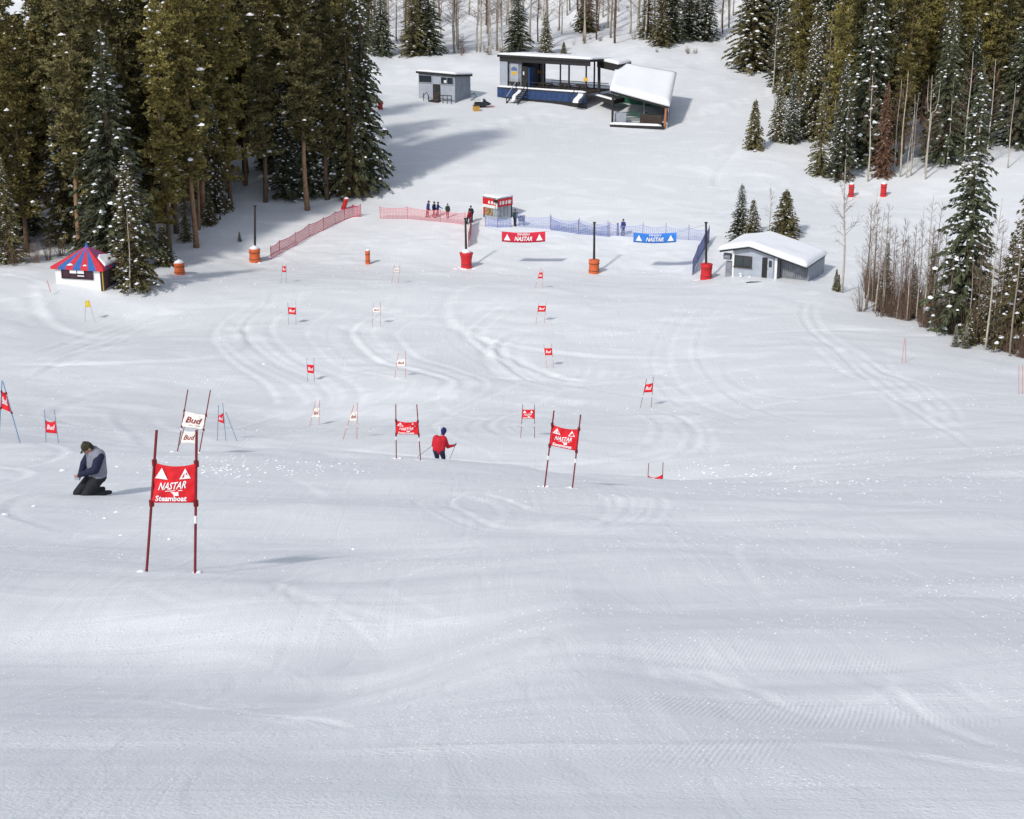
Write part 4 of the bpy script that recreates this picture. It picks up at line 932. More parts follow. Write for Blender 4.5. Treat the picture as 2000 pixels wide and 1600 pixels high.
# ------------------------------------------------------------------ padded posts
PADO = mat('orange_pad_vinyl', (.58, .12, .035), .55, .18, 3.0, bump=.3); PADR = mat('red_pad_vinyl', (.55, .02, .025), .5, .18, 3.0, bump=.3)
def padded(label, cx, top, bot, w, m, pole=None, flare=0.0, snow=True, tilt=0.0, D=None):
    g, Dg = ground_at(cx, bot); D = Dg
    sc_ = D / F; H = (bot - top) * sc_ / cp; rad = w * sc_ / 2
    o = thing('padded_post' if pole else 'safety_pad', label, 'padded post' if pole else 'pad', g)
    n, V, Fc, rings = 14, [], [], ((-.25, 1.0), (.0, 1.02), (.2, .97), (.5, .93), (.8, .97), (.97, 1.06), (1.0, .92))
    for z, s in rings:
        for k in range(n):
            a = 2 * math.pi * k / n; q = rad * (s + flare * max(0, z - .3) * (1 if k % 7 else 1.25)) * (1 + .04 * math.sin(5 * a))
            V.append((q * math.cos(a) + tilt * z * H, q * math.sin(a), z * H))
    for j in range(len(rings) - 1): Fc += [(j*n+k, j*n+(k+1)%n, (j+1)*n+(k+1)%n, (j+1)*n+k) for k in range(n)]
    Fc.append(tuple((len(rings)-1)*n+k for k in range(n)))
    pad = link('pad', mesh('pad', V, Fc, m, True), o)
    for z in (.22, .72): MB().tube([(tilt*z*H + rad*.99*math.cos(a), rad*.99*math.sin(a), z*H) for a in [2*math.pi*k/12 for k in range(13)]], .03, 4, False).obj('strap', mat('pad_strap', (.05, .04, .04), .8, .2), pad)
    if snow: MB().lump((tilt * H, 0, H), rad * .95, 9, .7).obj('snow_cap', SNOWCAP, o, True)
    if pole:
        t = P(pole[0], pole[1], D) - g; MB().tube([(0, 0, .2), (t.x, t.y, t.z)], [.13, .10], 8).obj('pole', BLACK, o)
        part(o, 'pole_cap', BLACK, (t.x - .15, t.x + .15, t.y - .15, t.y + .15, t.z, t.z + .10))
    mb = MB(); 
    for k in range(9): mb.lump((random.uniform(-1.4, 1.4) * rad * 1.5, random.uniform(-1.2, .6) * rad, -.18), random.uniform(.5, 1.0) * rad, 8, .45)
    mb.obj('snow_skirt', SNOWCAP, o, True)['kind'] = 'stuff'
    return o
padded('leftmost black post with a square orange pad at the finish', 498, 487, 511, 22, PADO, (498, 403))
padded('slim orange snow capped pad without a pole in the middle of the slope', 718.5, 490, 515, 9.5, PADO)
padded('black post with a flared red pad in front of the announcer box', 911, 494, 522, 21, PADR, (909, 428), flare=.3)
padded('black post with an orange pad between the red and blue banners', 1160, 508, 534, 21, PADO, (1161, 436), snow=False)
padded('black post with a bright red pad beside the timing hut', 1379, 516, 545, 23, PADR, (1379, 436), snow=False)
padded('squat orange snow topped pad below the left forest', 351, 514, 536, 21, PADO)
padded('leaning red pad at the top end of the red net fence', 670, 389, 409, 10, PADR, tilt=.35)
padded('red snow topped pad left of the two on the right forest road', 1662, 361, 384, 11, PADR)
padded('red pad with a tall snow cap right of the two on the forest road', 1725, 360, 383, 12, PADR)
padded('left one of two red pads far behind the left forest edge', 718, 199, 214, 7, PADR)
padded('right one of two red pads far behind the left forest edge', 743, 199, 214, 10, PADR)

# ------------------------------------------------------------------ banners strung between the posts
WIRE = mat('banner_wire', (.12, .12, .13), .6, .1)
def banner(label, x0, x1, yt, yb, D, fab, words_, pa, pb):
    A_, B_ = P(x0, yb, D), P(x1, yb, D); H = (yb - yt) / F * D / cp
    o = thing('banner', label, 'banner', A_, math.atan2((B_ - A_).y, (B_ - A_).x)); W = (B_ - A_).length
    V, Fc = [], []; nu, nv = 16, 4
    for off in (0, .02):
        for j in range(nv + 1):
            for i in range(nu + 1):
                u, v = i / nu, j / nv; V.append((u * W, off + .06 * math.sin(7 * u + 2 * v) * v, v * H - .12 * math.sin(math.pi * u) + (B_.z - A_.z) * u))
    w, n = nu + 1, (nu + 1) * (nv + 1)
    for j in range(nv):
        for i in range(nu): a = j * w + i; Fc += [(a, a + 1, a + 1 + w, a + w), (n + a, n + a + w, n + a + 1 + w, n + a + 1)]
    for i in range(nu): Fc += [(i, n + i, n + i + 1, i + 1), (nv*w+i, nv*w+i+1, n+nv*w+i+1, n+nv*w+i)]
    cl = link('cloth', mesh('cloth', V, Fc, fab, True), o)
    def put(nm, V2, F2, u0, u1, v0, v1, m):
        return link(nm, mesh(nm, [((u0 + (u1 - u0) * x) * W, -.07, (v0 + (v1 - v0) * y) * H - .12 * math.sin(math.pi * (u0 + (u1 - u0) * x)) + (B_.z - A_.z) * (u0 + (u1 - u0) * x)) for x, y in V2], F2, m), cl)
    for u0 in (.05, .79): put('emblem', [(0, 0), (1, 0), (.5, 1)], [(0, 1, 2)], u0, u0 + .15, .18, .82, INKW)
    V2, F2 = text_geo(words_[0], .1, .02); put('lettering', V2, F2, .36, .64, .72, .95, INKW)
    V2, F2 = text_geo(words_[1], .3, .03); put('lettering', V2, F2, .29, .70, .18, .62, INKW)
    for k, (u, q) in enumerate(((0, pa), (1, pb))):
        e = P(q[0], q[1], D) - A_; e = Matrix.Rotation(-o.rotation_euler[2], 3, 'Z') @ e
        MB().tube([(u * W, .01, H + (B_.z - A_.z) * u), e], .012, 4).obj('wire', WIRE, o)
    return o
BANR = mat('red_banner_cloth', (.60, .02, .05), .7, .12, 2.0); BANB = mat('blue_banner_cloth', (.04, .20, .62), .7, .12, 2.0)
banner('red finish banner hanging in the air below the announcer box', 980, 1065, 453, 472, 155.5, BANR, ('FINISH', 'NASTAR'), (909, 431), (1161, 439))
banner('blue finish banner hanging in the air between the right posts', 1237, 1321, 455, 473, 154, BANB, ('FINISH', 'NASTAR'), (1161, 439), (1379, 439))

# ------------------------------------------------------------------ safety nets
NET_R = mat('red_net_cord', (.52, .03, .08), .7, .2, 3.0); NET_P = mat('pink_net_cord', (.66, .20, .22), .7, .15, 3.0); NET_B = mat('blue_net_cord_bright', (.05, .10, .38), .7, .2, 3.0); NET_L = mat('pale_blue_net_cord', (.30, .36, .62), .7, .15, 3.0)
def fence(label, nodes, H, m, post_m, cell=.16, cord=.05, posts=None, sagk=.12, postr=.03, extra=.15):
    pts = [ground_at(x, y)[0] for x, y in nodes]; pts = [Vector((q.x, q.y, gz(q.x, q.y))) for q in pts]
    o = thing('safety_net_fence', label, 'fence', pts[0]); mb = MB()
    for a, b in zip(pts, pts[1:]):
        L = (b - a).length; d = (b - a) / L; nv = max(2, int(L / cell)); dn = Vector((d.x, d.y, 0)).normalized()
        def top(s): return H - sagk * 4 * s * (1 - s)
        def Q(s, z): return a + (b - a) * s + Vector((0, 0, z)) - pts[0]
        for k in range(nv + 1):
            s = k / nv; w = dn * cord * .5; p, q = Q(s, .06), Q(s, top(s)); mb.add([p - w, p + w, q + w, q - w], [(0, 1, 2, 3)])
        nh = max(3, int(H / cell))
        for j in range(nh + 1):
            z = j / nh; seg = 6; c = cord * (.5 if 0 < j < nh else .8)
            for k in range(seg):
                s0, s1 = k / seg, (k + 1) / seg
                p, q = Q(s0, .06 + z * (top(s0) - .06)), Q(s1, .06 + z * (top(s1) - .06)); w = Vector((0, 0, c)); mb.add([p - w, q - w, q + w, p + w], [(0, 1, 2, 3)])
    net = mb.obj('net', m, o); net['kind'] = 'stuff'
    for i, q in enumerate(pts):
        if posts is None or i in posts: MB().tube([q - pts[0] - Vector((0, 0, .3)), q - pts[0] + Vector((random.uniform(-.06, .06), 0, H + extra))], postr, 6).obj('post', post_m, o)
    return o
PDK = mat('net_post_dark_red', (.25, .02, .04), .6, .2); PPK = mat('net_post_pink', (.5, .12, .14), .6, .2); PBL = mat('net_post_purple', (.16, .12, .30), .6, .2)
fence('red net fence climbing along the left side of the finish', [(529,507),(547,495),(578,479),(604,462),(632,450),(655,437),(674,429),(690,424),(705,424)], 1.3, NET_R, PDK, .17, .058)
fence('pale pink net fence in front of the group of people', [(743,427),(796,428),(860,434),(908,439)], 1.25, NET_P, PPK, .17, .038)
fence('short red net seen end on behind the flared red pad', [(921,439),(919,458),(915,482)], 1.4, NET_R, PDK, .15, .09)
fence('blue net fence stretching from the announcer box to the timing hut', [(1008,441),(1075,447),(1130,455),(1188,461),(1255,465),(1300,467),(1345,469),(1385,471)], 1.35, NET_L, PBL, .19, .032, sagk=.26, extra=.3)
fence('dark blue net seen end on beside the rightmost padded post', [(1385,471),(1375,488),(1362,512),(1352,537)], 1.55, NET_B, PBL, .14, .085)
fence('darker blue net hung in front of the pale blue net', [(1076,449),(1130,457),(1190,463)], 1.25, NET_B, PBL, .2, .03, sagk=.34, extra=.35)
fence('blue net wrapped around the foot of the announcer box', [(948,441),(972,444),(998,443)], .95, NET_L, PBL, .16, .06)

# ------------------------------------------------------------------ snowmobile and small things by the far hut
g = at(943, 222)
sm = thing('snowmobile', 'dark parked snowmobile between the grey hut and the pavilion', 'snowmobile', (g.x, g.y, gz(g.x, g.y)), R(25))
CHAR = mat('charcoal_plastic', (.03, .032, .036), .4, .2); 
MB().prism([(-1.3, -.32, .25), (-.1, -.32, .2), (1.0, -.32, .3), (1.25, -.32, .5), (.7, -.32, .8), (.15, -.32, .85), (-.2, -.32, .6), (-1.3, -.32, .62)], (0, .64, 0)).obj('body', CHAR, sm)
MB().prism([(.15, -.28, .84), (.55, -.28, .82), (.2, -.28, 1.25)], (0, .56, 0)).obj('windshield', GLASS, sm)
MB().prism([(-1.25, -.2, .62), (-.15, -.2, .60), (-.25, -.2, .80), (-1.2, -.2, .85)], (0, .4, 0)).obj('seat', BLACK, sm)
MB().prism([(-1.45, -.22, .05), (.3, -.22, .05), (.45, -.22, .22), (-1.5, -.22, .3)], (0, .44, 0)).obj('track', BLACK, sm)
for y in (-.45, .35): MB().prism([(.3, y, 0), (1.5, y, 0), (1.75, y, .2), (1.7, y, .23), (1.45, y, .05), (.3, y, .05)], (0, .12, 0)).obj('ski', REDP, sm)
MB().tube([(.1, -.4, 1.05), (.2, 0, 1.0), (.1, .4, 1.05)], .03, 5).obj('handlebar', BLACK, sm)
g = at(930, 219.5)
cr = thing('crate', 'yellow orange crate in the snow in front of the snowmobile', 'crate', (g.x, g.y, gz(g.x, g.y) - .05), R(20)); part(cr, 'box', mat('ochre_crate', (.50, .28, .06), .7, .2), (-.4, .4, -.35, .35, 0, .75)); part(cr, 'lid', DKBROWN, (-.42, .42, -.37, .37, .76, .82))
g = at(926, 226)
tag(MB().tube([(-.5, 0, .9), (.1, 0, 1.0), (.35, 0, .6), (0, 0, .25), (-.5, 0, .05), (-.55, .1, -.1)], .08, 6).obj('hose', GREEN, None, True, (g.x, g.y, gz(g.x, g.y))), 'curled green hose on the snow beside the grey hut', 'hose')
g = ground_at(1019, 440)[0]
bx2 = thing('equipment_case', 'dark equipment case on legs beside the person at the announcer box', 'case', g, R(-20)); part(bx2, 'case_body', CHAR, (-.3, .3, -.25, .25, .45, 1.05)); part(bx2, 'latch', GREYL, (-.1, .1, -.27, -.252, .7, .8))
for x in (-.25, .25): part(bx2, 'leg', BLACK, (x - .03, x + .03, -.03, .03, -.1, .449))
g = ground_at(1470, 553)[0]
tag(MB().box(-.6, .6, -.06, .06, -.02, .05).box(-.3, .9, .10, .22, -.02, .05).obj('ski_pair', BLACK, None, loc=(g.x, g.y, gz(g.x, g.y))), 'dark pair of skis lying in the snow before the timing hut', 'skis')
for px, py, lab in ((1206, 461, 'leftmost purple bundled pole standing by the blue net'), ):
    g = ground_at(px, py)[0]; tag(MB().tube([(0, 0, -.1), (0, 0, 1.4)], [.14, .10], 7).obj('rolled_net', PBL, None, loc=g), 'rolled purple net standing upright beside the person at the blue fence', 'net roll')

# ------------------------------------------------------------------ loose snow chunks thrown up by skis
def chunks():
    random.seed(5); mb = MB()
    n = 0
    while n < 6500:
        D = 6.0 * (150 / 6.0) ** (random.random() ** 1.6); px = random.uniform(-150, 2150); X = (px - 1000) / F * D; Y = D / cp * .98
        q = 2.0 ** round(math.log2(D / 10)); lg = math.log(D) * 6
        m = float(vnoise(X / (1.3 * q) + 7, lg * 2.2, 21)) + .6 * float(vnoise(X / (.45 * q), lg * 6, 22)) + .35 * float(vnoise(X / (.15 * q), lg * 16, 23))
        if D < 18: m += .16 * (px - 950) / 1000
        if m < .10 + random.random() * .28: continue
        n += 1; r = D * random.choice((.0003, .0004, .0005, .0007)) * random.uniform(.6, 1.3)
        CH.append((X, Y, r))
    for px, py, r in ((121, 918, .10), (228, 910, .06), (330, 1040, .05), (690, 1060, .05), (950, 850, .05), (1590, 842, .08), (515, 712, .14), (430, 660, .12), (205, 1010, .05), (227, 1000, .06), (235, 1035, .04), (8, 1002, .07), (66, 987, .06), (1815, 780, .1)):
        g, D = ground_at(px, py); CH.append((g.x, g.y, r))
    for k in range(320):                            # churned bands on the roll
        px = random.choice((random.gauss(560, 90), random.gauss(420, 60), random.gauss(1500, 130))); py = 918 + random.gauss(0, 9) if px < 900 else 935 + random.gauss(0, 14)
        g, D = ground_at(px, py); CH.append((g.x, g.y, D * random.uniform(.0004, .0012)))
    xs, ys = np.array([c[0] for c in CH]), np.array([c[1] for c in CH]); zs = height(xs, ys)
    for (x, y, r), z in zip(CH, zs): mb.lump((x, y, z - r * .1), r, 5, .65, .4)
    o = mb.obj('snow_chunks', SNOWCAP); o['kind'] = 'stuff'; o['label'] = 'loose crumbs of snow scattered over the piste'
CH = []
chunks()

# ------------------------------------------------------------------ people
SKIN = mat('skin', (.42, .22, .15), .55, .08, 8.0)
CL = {'navy': mat('navy_cloth', (.012, .015, .04), .8, .3, 9.0, bump=.4), 'greyvest': mat('grey_fleece', (.21, .215, .26), .85, .15, 9.0, bump=.4), 'blackpants': mat('charcoal_pants', (.012, .013, .016), .75, .35, 9.0, bump=.4),
      'redjacket': mat('red_jacket', (.5, .01, .022), .65, .15, 8.0, bump=.4), 'blue': mat('blue_jacket', (.02, .035, .18), .7, .2, 8.0, bump=.4), 'darkred': mat('dark_red_pants', (.22, .015, .03), .75, .2, 8.0, bump=.3),
      'black': mat('black_cloth', (.014, .014, .018), .7, .3, 8.0), 'olive': mat('camouflage_hat', (.04, .038, .022), .9, .5, 14.0), 'bluehat': mat('blue_hat', (.012, .018, .10), .85, .2, 9.0), 'teal': mat('dark_teal_jacket', (.02, .045, .045), .75, .25, 8.0),
      'skin': SKIN, 'hair': mat('brown_hair', (.06, .035, .02), .8, .3, 20.0), 'jeans': mat('slate_pants', (.02, .03, .07), .8, .25, 9.0, bump=.3)}
def capsule(a, b, ra, rb, n=12):
    a, b = Vector(a), Vector(b); t = b - a; L = t.length; t = t.normalized() if L > 1e-6 else Vector((0, 0, 1)); x = t.orthogonal().normalized(); y = t.cross(x)
    rings = [(a - t * ra * math.cos(q), ra * math.sin(q)) for q in (.35, .8, 1.2)] + [(a, ra)] + [(b, rb)] + [(b + t * rb * math.cos(q), rb * math.sin(q)) for q in (1.2, .8, .35)]
    V = [p + (x * math.cos(6.28319 * k / n) + y * math.sin(6.28319 * k / n)) * r for p, r in rings for k in range(n)]
    V += [a - t * ra, b + t * rb]; m = len(rings)
    Fc = [(i*n+k, i*n+(k+1)%n, (i+1)*n+(k+1)%n, (i+1)*n+k) for i in range(m-1) for k in range(n)]
    Fc += [(m*n, (k+1)%n, k) for k in range(n)] + [(m*n+1, (m-1)*n+k, (m-1)*n+(k+1)%n) for k in range(n)]
    return V, Fc
def fleshed(name, bones, voxel, parent, smooth=2):
    """one continuous skin grown over tapered bones (a, b, ra, rb, cloth)"""
    mb = MB()
    for b in bones: mb.add(*capsule(*b[:4]))
    me = mb.make(name, None); o = bpy.data.objects.new('tmp', me); col.objects.link(o)
    r = o.modifiers.new('r', 'REMESH'); r.mode = 'VOXEL'; r.voxel_size = voxel
    if smooth: s = o.modifiers.new('s', 'SMOOTH'); s.iterations = smooth; s.factor = .5
    bpy.context.view_layer.update()
    out = bpy.data.meshes.new_from_object(o.evaluated_get(bpy.context.evaluated_depsgraph_get()))
    bpy.data.objects.remove(o); bpy.data.meshes.remove(me); out.name = name; out.materials.clear()
    zones = []; [zones.append(b[4]) for b in bones if b[4] not in zones]
    for z in zones: out.materials.append(CL[z])
    c = np.array([p.center for p in out.polygons]); best = np.full(len(c), 1e9); idx = np.zeros(len(c), int)
    for b in bones:
        A_, B_ = np.array(b[0], float), np.array(b[1], float); ab = B_ - A_; l2 = max(ab @ ab, 1e-9)
        t = np.clip(((c - A_) @ ab) / l2, 0, 1); d = np.linalg.norm(c - A_ - t[:, None] * ab, axis=1) - (b[2] + (b[3] - b[2]) * t)
        k = d < best; best[k] = d[k]; idx[k] = zones.index(b[4])
    out.polygons.foreach_set('material_index', idx.astype(np.int32)); out.polygons.foreach_set('use_smooth', np.ones(len(c), bool))
    return link(name, out, parent)
_hands = {}
def hand(parent, wrist, dirv, palm, side, cloth, curl=.5, scale=1.0):
    """palm and five unequal bent fingers; wrist point, pointing direction, palm normal"""
    key = (cloth, curl)
    if key not in _hands:
        fat = 1.35 if cloth == 'black' else 1.0
        B = [((0, -.03, 0), (0, .03, 0), .026, .030, cloth), ((-.018, .03, 0), (-.028, .085, 0), .018, .016, cloth), ((.018, .03, 0), (.026, .085, 0), .018, .016, cloth), ((0, .03, 0), (0, .088, 0), .019, .016, cloth)]
        for i, (x, ln) in enumerate(((-.032, .058), (-.011, .074), (.011, .080), (.031, .072))):
            p = Vector((x, .088, 0)); a = 0.0; r = .0088 * fat
            for k in range(3):
                a += curl * (.7 if k == 0 else .9); q = p + Vector((x * .06, math.cos(a), -math.sin(a))) * ln * (.45, .32, .23)[k]
                B.append((tuple(p), tuple(q), r, r * .92, cloth)); p = q; r *= .92
        B += [((.028, .015, -.004), (.058, .045, -.018), .013 * fat, .011 * fat, cloth), ((.058, .045, -.018), (.066, .075, -.034 - .02 * curl), .011 * fat, .0095 * fat, cloth)]
        o = fleshed('hand', B, .0045, None, 1); _hands[key] = o.data; bpy.data.objects.remove(o)
    y = Vector(dirv).normalized(); z = -Vector(palm); z = (z - y * z.dot(y)).normalized(); x = y.cross(z)
    M = Matrix((x, y, z)).transposed().to_4x4(); M.translation = Vector(wrist)
    o = link('hand', _hands[key], parent); o.matrix_local = M @ Matrix.Diagonal((side * scale, scale, scale, 1)); return o
def head_bones(c, face, up, s=1.0, hat='black', skin='skin'):
    """skull, jaw, nose, ears with a hat zone on top"""
    c, f, u = Vector(c), Vector(face).normalized(), Vector(up).normalized(); f = (f - u * f.dot(u)).normalized(); l = u.cross(f)
    B = [(c + u * .035 * s - f * .015 * s, c + u * .045 * s + f * .02 * s, .092 * s, .088 * s, skin), (c - u * .055 * s + f * .025 * s, c - u * .075 * s + f * .045 * s, .062 * s, .048 * s, skin),
         (c + u * .01 * s + f * .10 * s, c - u * .02 * s + f * .118 * s, .012 * s, .017 * s, skin)]
    for sd in (1, -1): B.append((c + l * sd * .092 * s + u * .015 * s, c + l * sd * .096 * s - u * .02 * s, .016 * s, .014 * s, skin))
    return B
def face_parts(parent, c, face, up, s, hat, brim=False, pom=False):
    c, f, u = Vector(c), Vector(face).normalized(), Vector(up).normalized(); f = (f - u * f.dot(u)).normalized(); l = u.cross(f)
    for sd in (1, -1): MB().add(*capsule(c + f * .098 * s + l * sd * .034 * s + u * .015 * s, c + f * .100 * s + l * sd * .034 * s + u * .015 * s, .011 * s, .010 * s, 8)).obj('eye', CL['black'], parent, True)
    MB().add(*capsule(c + f * .090 * s + l * .022 * s - u * .062 * s, c + f * .090 * s - l * .022 * s - u * .062 * s, .008 * s, .008 * s, 8)).obj('mouth', mat('lips', (.25, .07, .06), .5, .1), parent, True)
    B = [(c + u * .062 * s - f * .02 * s, c + u * .075 * s + f * .012 * s, .104 * s, .100 * s, hat), (c + u * .10 * s - f * .01 * s, c + u * .135 * s - f * .02 * s, .085 * s, .06 * s, hat), (c + u * .02 * s - f * .05 * s, c - u * .02 * s - f * .06 * s, .085 * s, .07 * s, hat)]
    if brim: B += [(c + u * .055 * s + f * .08 * s + l * .05 * s, c + u * .04 * s + f * .17 * s + l * .03 * s, .012 * s, .010 * s, hat), (c + u * .055 * s + f * .08 * s - l * .05 * s, c + u * .04 * s + f * .17 * s - l * .03 * s, .012 * s, .010 * s, hat), (c + u * .06 * s + f * .08 * s, c + u * .045 * s + f * .185 * s, .014 * s, .011 * s, hat)]
    if pom: B.append((c + u * .19 * s - f * .02 * s, c + u * .20 * s - f * .02 * s, .035 * s, .03 * s, hat))
    fleshed('hat', B, .012, parent, 2)

# kneeling man in the near left
g = P(193, 963, 33); g = Vector((g.x, g.y, gz(g.x, g.y)))
km = thing('person', 'person in a grey and navy jacket and cap kneeling in the snow, head bowed', 'person', g)
f = Vector((-.78, -.62, 0)); l = Vector((.62, -.78, 0))
lh, rh = l * .10 + Vector((0, 0, .46)), -l * .10 + Vector((0, 0, .46))
lk, rk = lh + f * .36 + l * .04 - Vector((0, 0, .36)), rh + f * .40 - l * .06 - Vector((0, 0, .37))
la, ra_ = lk - f * .40 + Vector((0, 0, -.02)), rk - f * .42 + Vector((0, 0, -.01))
ch = Vector((-.01, -.01, .86)); nk = Vector((-.05, -.04, 1.0)); hd = Vector((-.12, -.10, 1.09))
ls, rs = ch + l * .19 + Vector((.02, 0, .08)), ch - l * .19 + Vector((.02, 0, .08))
wl, wr = Vector((-.29, -.27, .56)), Vector((-.31, -.16, .54)); el_, er_ = Vector((.05, -.30, .68)), Vector((-.27, .06, .70))
B = [(lh * 1.0, rh * 1.0, .165, .165, 'blackpants'), (lh, lk, .15, .108, 'blackpants'), (rh, rk, .15, .108, 'blackpants'), (lk, la, .10, .08, 'blackpants'), (rk, ra_, .10, .08, 'blackpants'),
     (la, la - f * .16 + Vector((0, 0, -.02)), .062, .045, 'black'), (ra_, ra_ - f * .16 + Vector((0, 0, -.02)), .062, .045, 'black'),
     (lh + Vector((0, 0, .06)), ls - l * .05, .175, .15, 'greyvest'), (rh + Vector((0, 0, .06)), rs + l * .05, .175, .15, 'greyvest'), (Vector((0, 0, .5)), ch + Vector((0, 0, .06)), .175, .17, 'greyvest'),
     (ls, rs, .085, .085, 'greyvest'), (ls, el_, .112, .092, 'navy'), (rs, er_, .112, .092, 'navy'), (el_, wl, .088, .056, 'navy'), (er_, wr, .088, .056, 'navy'),
     (ch + Vector((-.02, -.02, .1)), nk, .075, .062, 'skin'), (nk, hd, .06, .062, 'skin'), (nk - Vector((0, 0, .045)), nk - Vector((0, 0, .03)), .088, .084, 'greyvest')]
fd = (f + Vector((0, 0, -.75))).normalized(); ud = (Vector((0, 0, 1)) + f * .75).normalized()
B += head_bones(hd, fd, ud)
fleshed('body', B, .0125, km, 3); face_parts(km, hd, fd, ud, 1.0, 'olive', brim=True)
hand(km, wl, Vector((-.6, .2, -.5)), Vector((-.2, .3, .8)), 1, 'skin', .55); hand(km, wr, Vector((-.3, -.35, -.7)), Vector((.4, -.2, .6)), -1, 'skin', .55)
tag(MB().box(-.05, .05, -.015, .015, -.03, .03).obj('camera_gadget', GREYL, None, loc=g + Vector((-.36, -.27, .47))), 'small pale gadget held in the kneeling person\'s hands', 'gadget')

# skier in red beyond the roll
g = P(861, 921, 58); g = Vector((g.x, g.y, gz(g.x, g.y)))
sk = thing('person', 'skier in a red jacket and blue hat, half hidden by the snow roll', 'person', g)
pv, ch, nk, hd = Vector((-.06, .0, .80)), Vector((-.02, .06, 1.14)), Vector((.06, .12, 1.32)), Vector((.12, .16, 1.45))
ls, rs = ch + Vector((-.19, .03, .08)), ch + Vector((.19, .0, .06)); el_, er_ = Vector((-.28, .2, .92)), Vector((.27, .15, .88)); wl, wr = Vector((-.22, .42, .88)), Vector((.48, .24, .90))
B = [(pv + Vector((-.09, 0, 0)), pv + Vector((.09, 0, 0)), .15, .15, 'jeans'), (pv + Vector((-.11, 0, -.02)), Vector((-.14, .16, .45)), .12, .085, 'jeans'), (pv + Vector((.1, 0, -.02)), Vector((.10, .18, .44)), .12, .085, 'jeans'),
     (Vector((-.14, .16, .45)), Vector((-.14, .02, .12)), .085, .075, 'jeans'), (Vector((.10, .18, .44)), Vector((.10, .02, .12)), .085, .075, 'jeans'), (Vector((-.14, .0, .07)), Vector((-.10, .2, .06)), .07, .055, 'black'), (Vector((.10, .0, .07)), Vector((.14, .2, .06)), .07, .055, 'black'),
     (pv + Vector((-.09, 0, .06)), ls + Vector((.06, 0, 0)), .155, .145, 'redjacket'), (pv + Vector((.09, 0, .06)), rs - Vector((.06, 0, 0)), .155, .145, 'redjacket'), (ls, rs, .09, .09, 'redjacket'), (pv, ch, .16, .19, 'redjacket'), (ch, nk - Vector((0, 0, .06)), .15, .09, 'redjacket'),
     (ls, el_, .088, .07, 'redjacket'), (rs, er_, .088, .072, 'redjacket'), (el_, wl, .068, .05, 'redjacket'), (er_, wr, .07, .05, 'redjacket'), (ch + Vector((.03, .04, .1)), nk, .075, .06, 'skin'), (nk, hd, .06, .06, 'skin')]
B += head_bones(hd, (.35, .9, -.15), (.1, .15, 1)); fleshed('body', B, .0125, sk, 3); face_parts(sk, hd, (.35, .9, -.15), (.1, .15, 1), 1.05, 'bluehat')
hand(sk, wl, (.1, .9, .1), (.8, 0, .2), -1, 'black', .75); hand(sk, wr, (.9, .4, .15), (-.2, .4, .5), 1, 'black', .75)
for a, b, lab in ((Vector((.58, .30, .98)), Vector((.18, .05, .02)), 'ski pole in the right hand of the skier in red'), (Vector((-.15, .48, .95)), Vector((-1.15, -.35, .42)), 'ski pole trailing to the left of the skier in red')):
    o = thing('ski_pole', lab, 'ski pole', g + b); MB().tube([(0, 0, 0), a - b], .011, 6).obj('shaft', GREYD, o); MB().tube([(a - b) * .9, (a - b) * 1.0], .018, 6).obj('grip', CL['black'], o); MB().tube([(a - b) * .05, (a - b) * .06], .05, 8).obj('basket', CL['black'], o)
for x in (-.12, .12):
    o = MB(); pr = [(-.8, 0, 0), (.65, 0, 0), (.85, 0, .1), (.84, 0, .12), (.63, 0, .02), (-.8, 0, .02)]
    o.prism([Vector((0, q[0], q[2])) for q in pr], (.075, 0, 0)); d = o.obj('ski', REDP, None, loc=g + Vector((x - .04, .1, .0))); d.rotation_euler = (R(-16), 0, R(-20)); tag(d, {-.12: 'left ski of the skier in red', .12: 'right ski of the skier in red'}[x], 'ski')

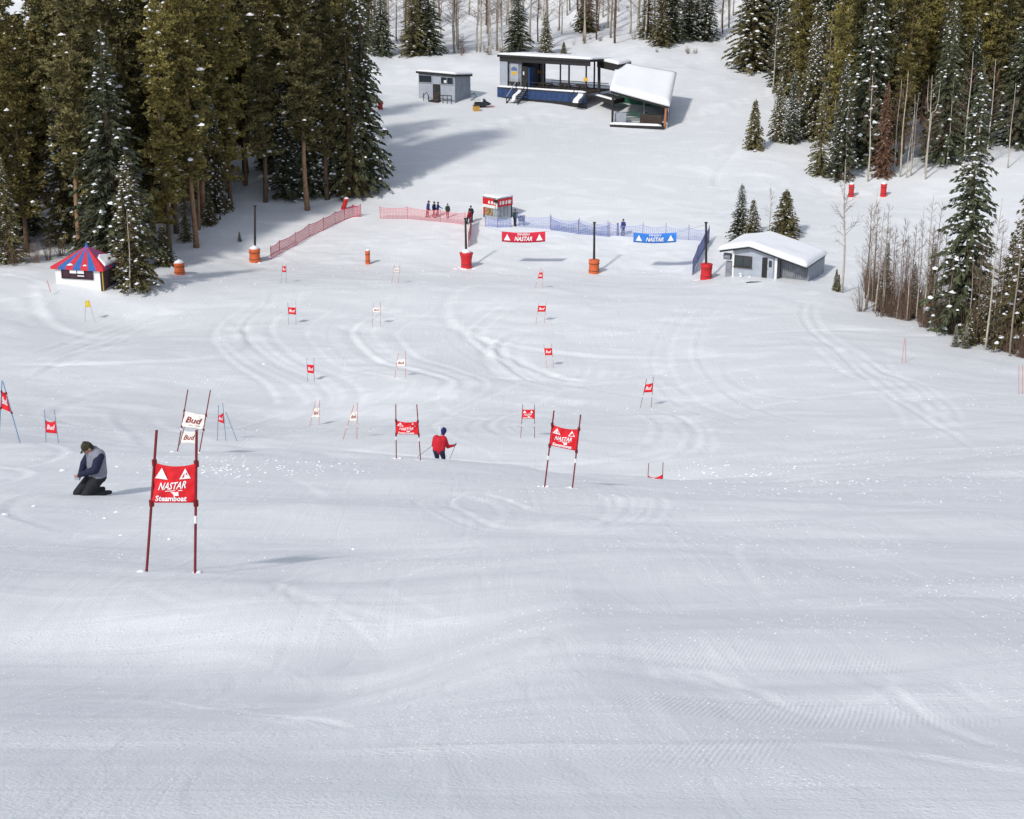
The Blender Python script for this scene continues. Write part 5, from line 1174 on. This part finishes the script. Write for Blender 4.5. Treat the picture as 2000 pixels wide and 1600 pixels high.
def standing(label, px, py, h, face, top, legs, hat, stride=.12, lean=0.0, arm=.15, D=None, reach=None):
    """a small standing figure: feet at a photo pixel on the snow"""
    g, Dg = ground_at(px, py); g = Vector((g.x, g.y, gz(g.x, g.y) - .02)); s = h / 1.78
    o = thing('person', label, 'person', g, face)
    def q(x, y, z): return Vector((x, y - lean * z, z)) * s                    # faces -y
    hl, hr = q(-.1, 0, .92), q(.1, 0, .92); k1, k2 = q(-.11, -stride * .6, .50), q(.11, stride * .4, .50); a1, a2 = q(-.11, -stride, .09), q(.11, stride, .09)
    sl, sr = q(-.19, 0, 1.44), q(.19, 0, 1.44); e1, e2 = q(-.27, .03, 1.15), q(.27, .03, 1.15); w1, w2 = q(-.25, -arm, .92), q(.25, -arm, .92)
    if reach: w2 = q(.25, -.45, 1.05); e2 = q(.27, -.2, 1.15)
    hd = q(0, -.03, 1.66)
    B = [(hl, hr, .15*s, .15*s, legs), (hl, k1, .115*s, .085*s, legs), (hr, k2, .115*s, .085*s, legs), (k1, a1, .085*s, .072*s, legs), (k2, a2, .085*s, .072*s, legs), (a1, a1 + Vector((0, -.17, -.03))*s, .06*s, .05*s, 'black'), (a2, a2 + Vector((0, -.17, -.03))*s, .06*s, .05*s, 'black'),
         (hl + q(0, 0, .05), sl + q(.06, 0, -.03), .15*s, .135*s, top), (hr + q(0, 0, .05), sr + q(-.06, 0, -.03), .15*s, .135*s, top), (sl, sr, .085*s, .085*s, top), (sl, e1, .082*s, .066*s, top), (sr, e2, .082*s, .066*s, top), (e1, w1, .064*s, .048*s, top), (e2, w2, .064*s, .048*s, top),
         (q(0, 0, 1.42), q(0, -.02, 1.56), .07*s, .058*s, 'skin'), (q(0, -.02, 1.56), hd, .058*s, .06*s, 'skin')] + head_bones(hd, (0, -1, -.05), (0, 0, 1), s)
    fleshed('body', B, .022, o, 2); face_parts(o, hd, (0, -1, -.05), (0, 0, 1), s, hat)
    hand(o, w1, (w1 - e1), (1, 0, 0), -1, 'black', .5, s); hand(o, w2, (w2 - e2), (-1, 0, 0), 1, 'black', .5, s)
    return o
standing('leftmost of the people at the pink net, blue jacket and dark red trousers', 834, 425, 1.85, R(110), 'blue', 'darkred', 'navy', .1, .12)
standing('person in a dark jacket, second from left at the pink net', 847, 425, 1.78, R(60), 'navy', 'darkred', 'black', .22, .05)
standing('person in blue with dark red trousers reaching right, third at the pink net', 854, 424, 1.68, R(80), 'blue', 'darkred', 'navy', .14, .06, reach=True)
standing('person in dark teal standing alone at the right of the pink net', 874.5, 426, 1.58, R(20), 'teal', 'darkred', 'teal', .06)
standing('person in dark blue behind the flared red pad at the net end', 920, 434, 1.85, R(-20), 'navy', 'blackpants', 'black', .06)
standing('person in red bending at the end of the pink net', 911, 437, 1.55, R(70), 'redjacket', 'blackpants', 'black', .1, .25)
standing('person in dark clothes right beside the announcer box', 1006, 440, 1.82, R(30), 'teal', 'navy', 'black', .05, arm=.2)
standing('person in a blue jacket standing alone behind the blue net fence', 1217, 461, 1.75, R(-40), 'blue', 'black', 'navy', .05)
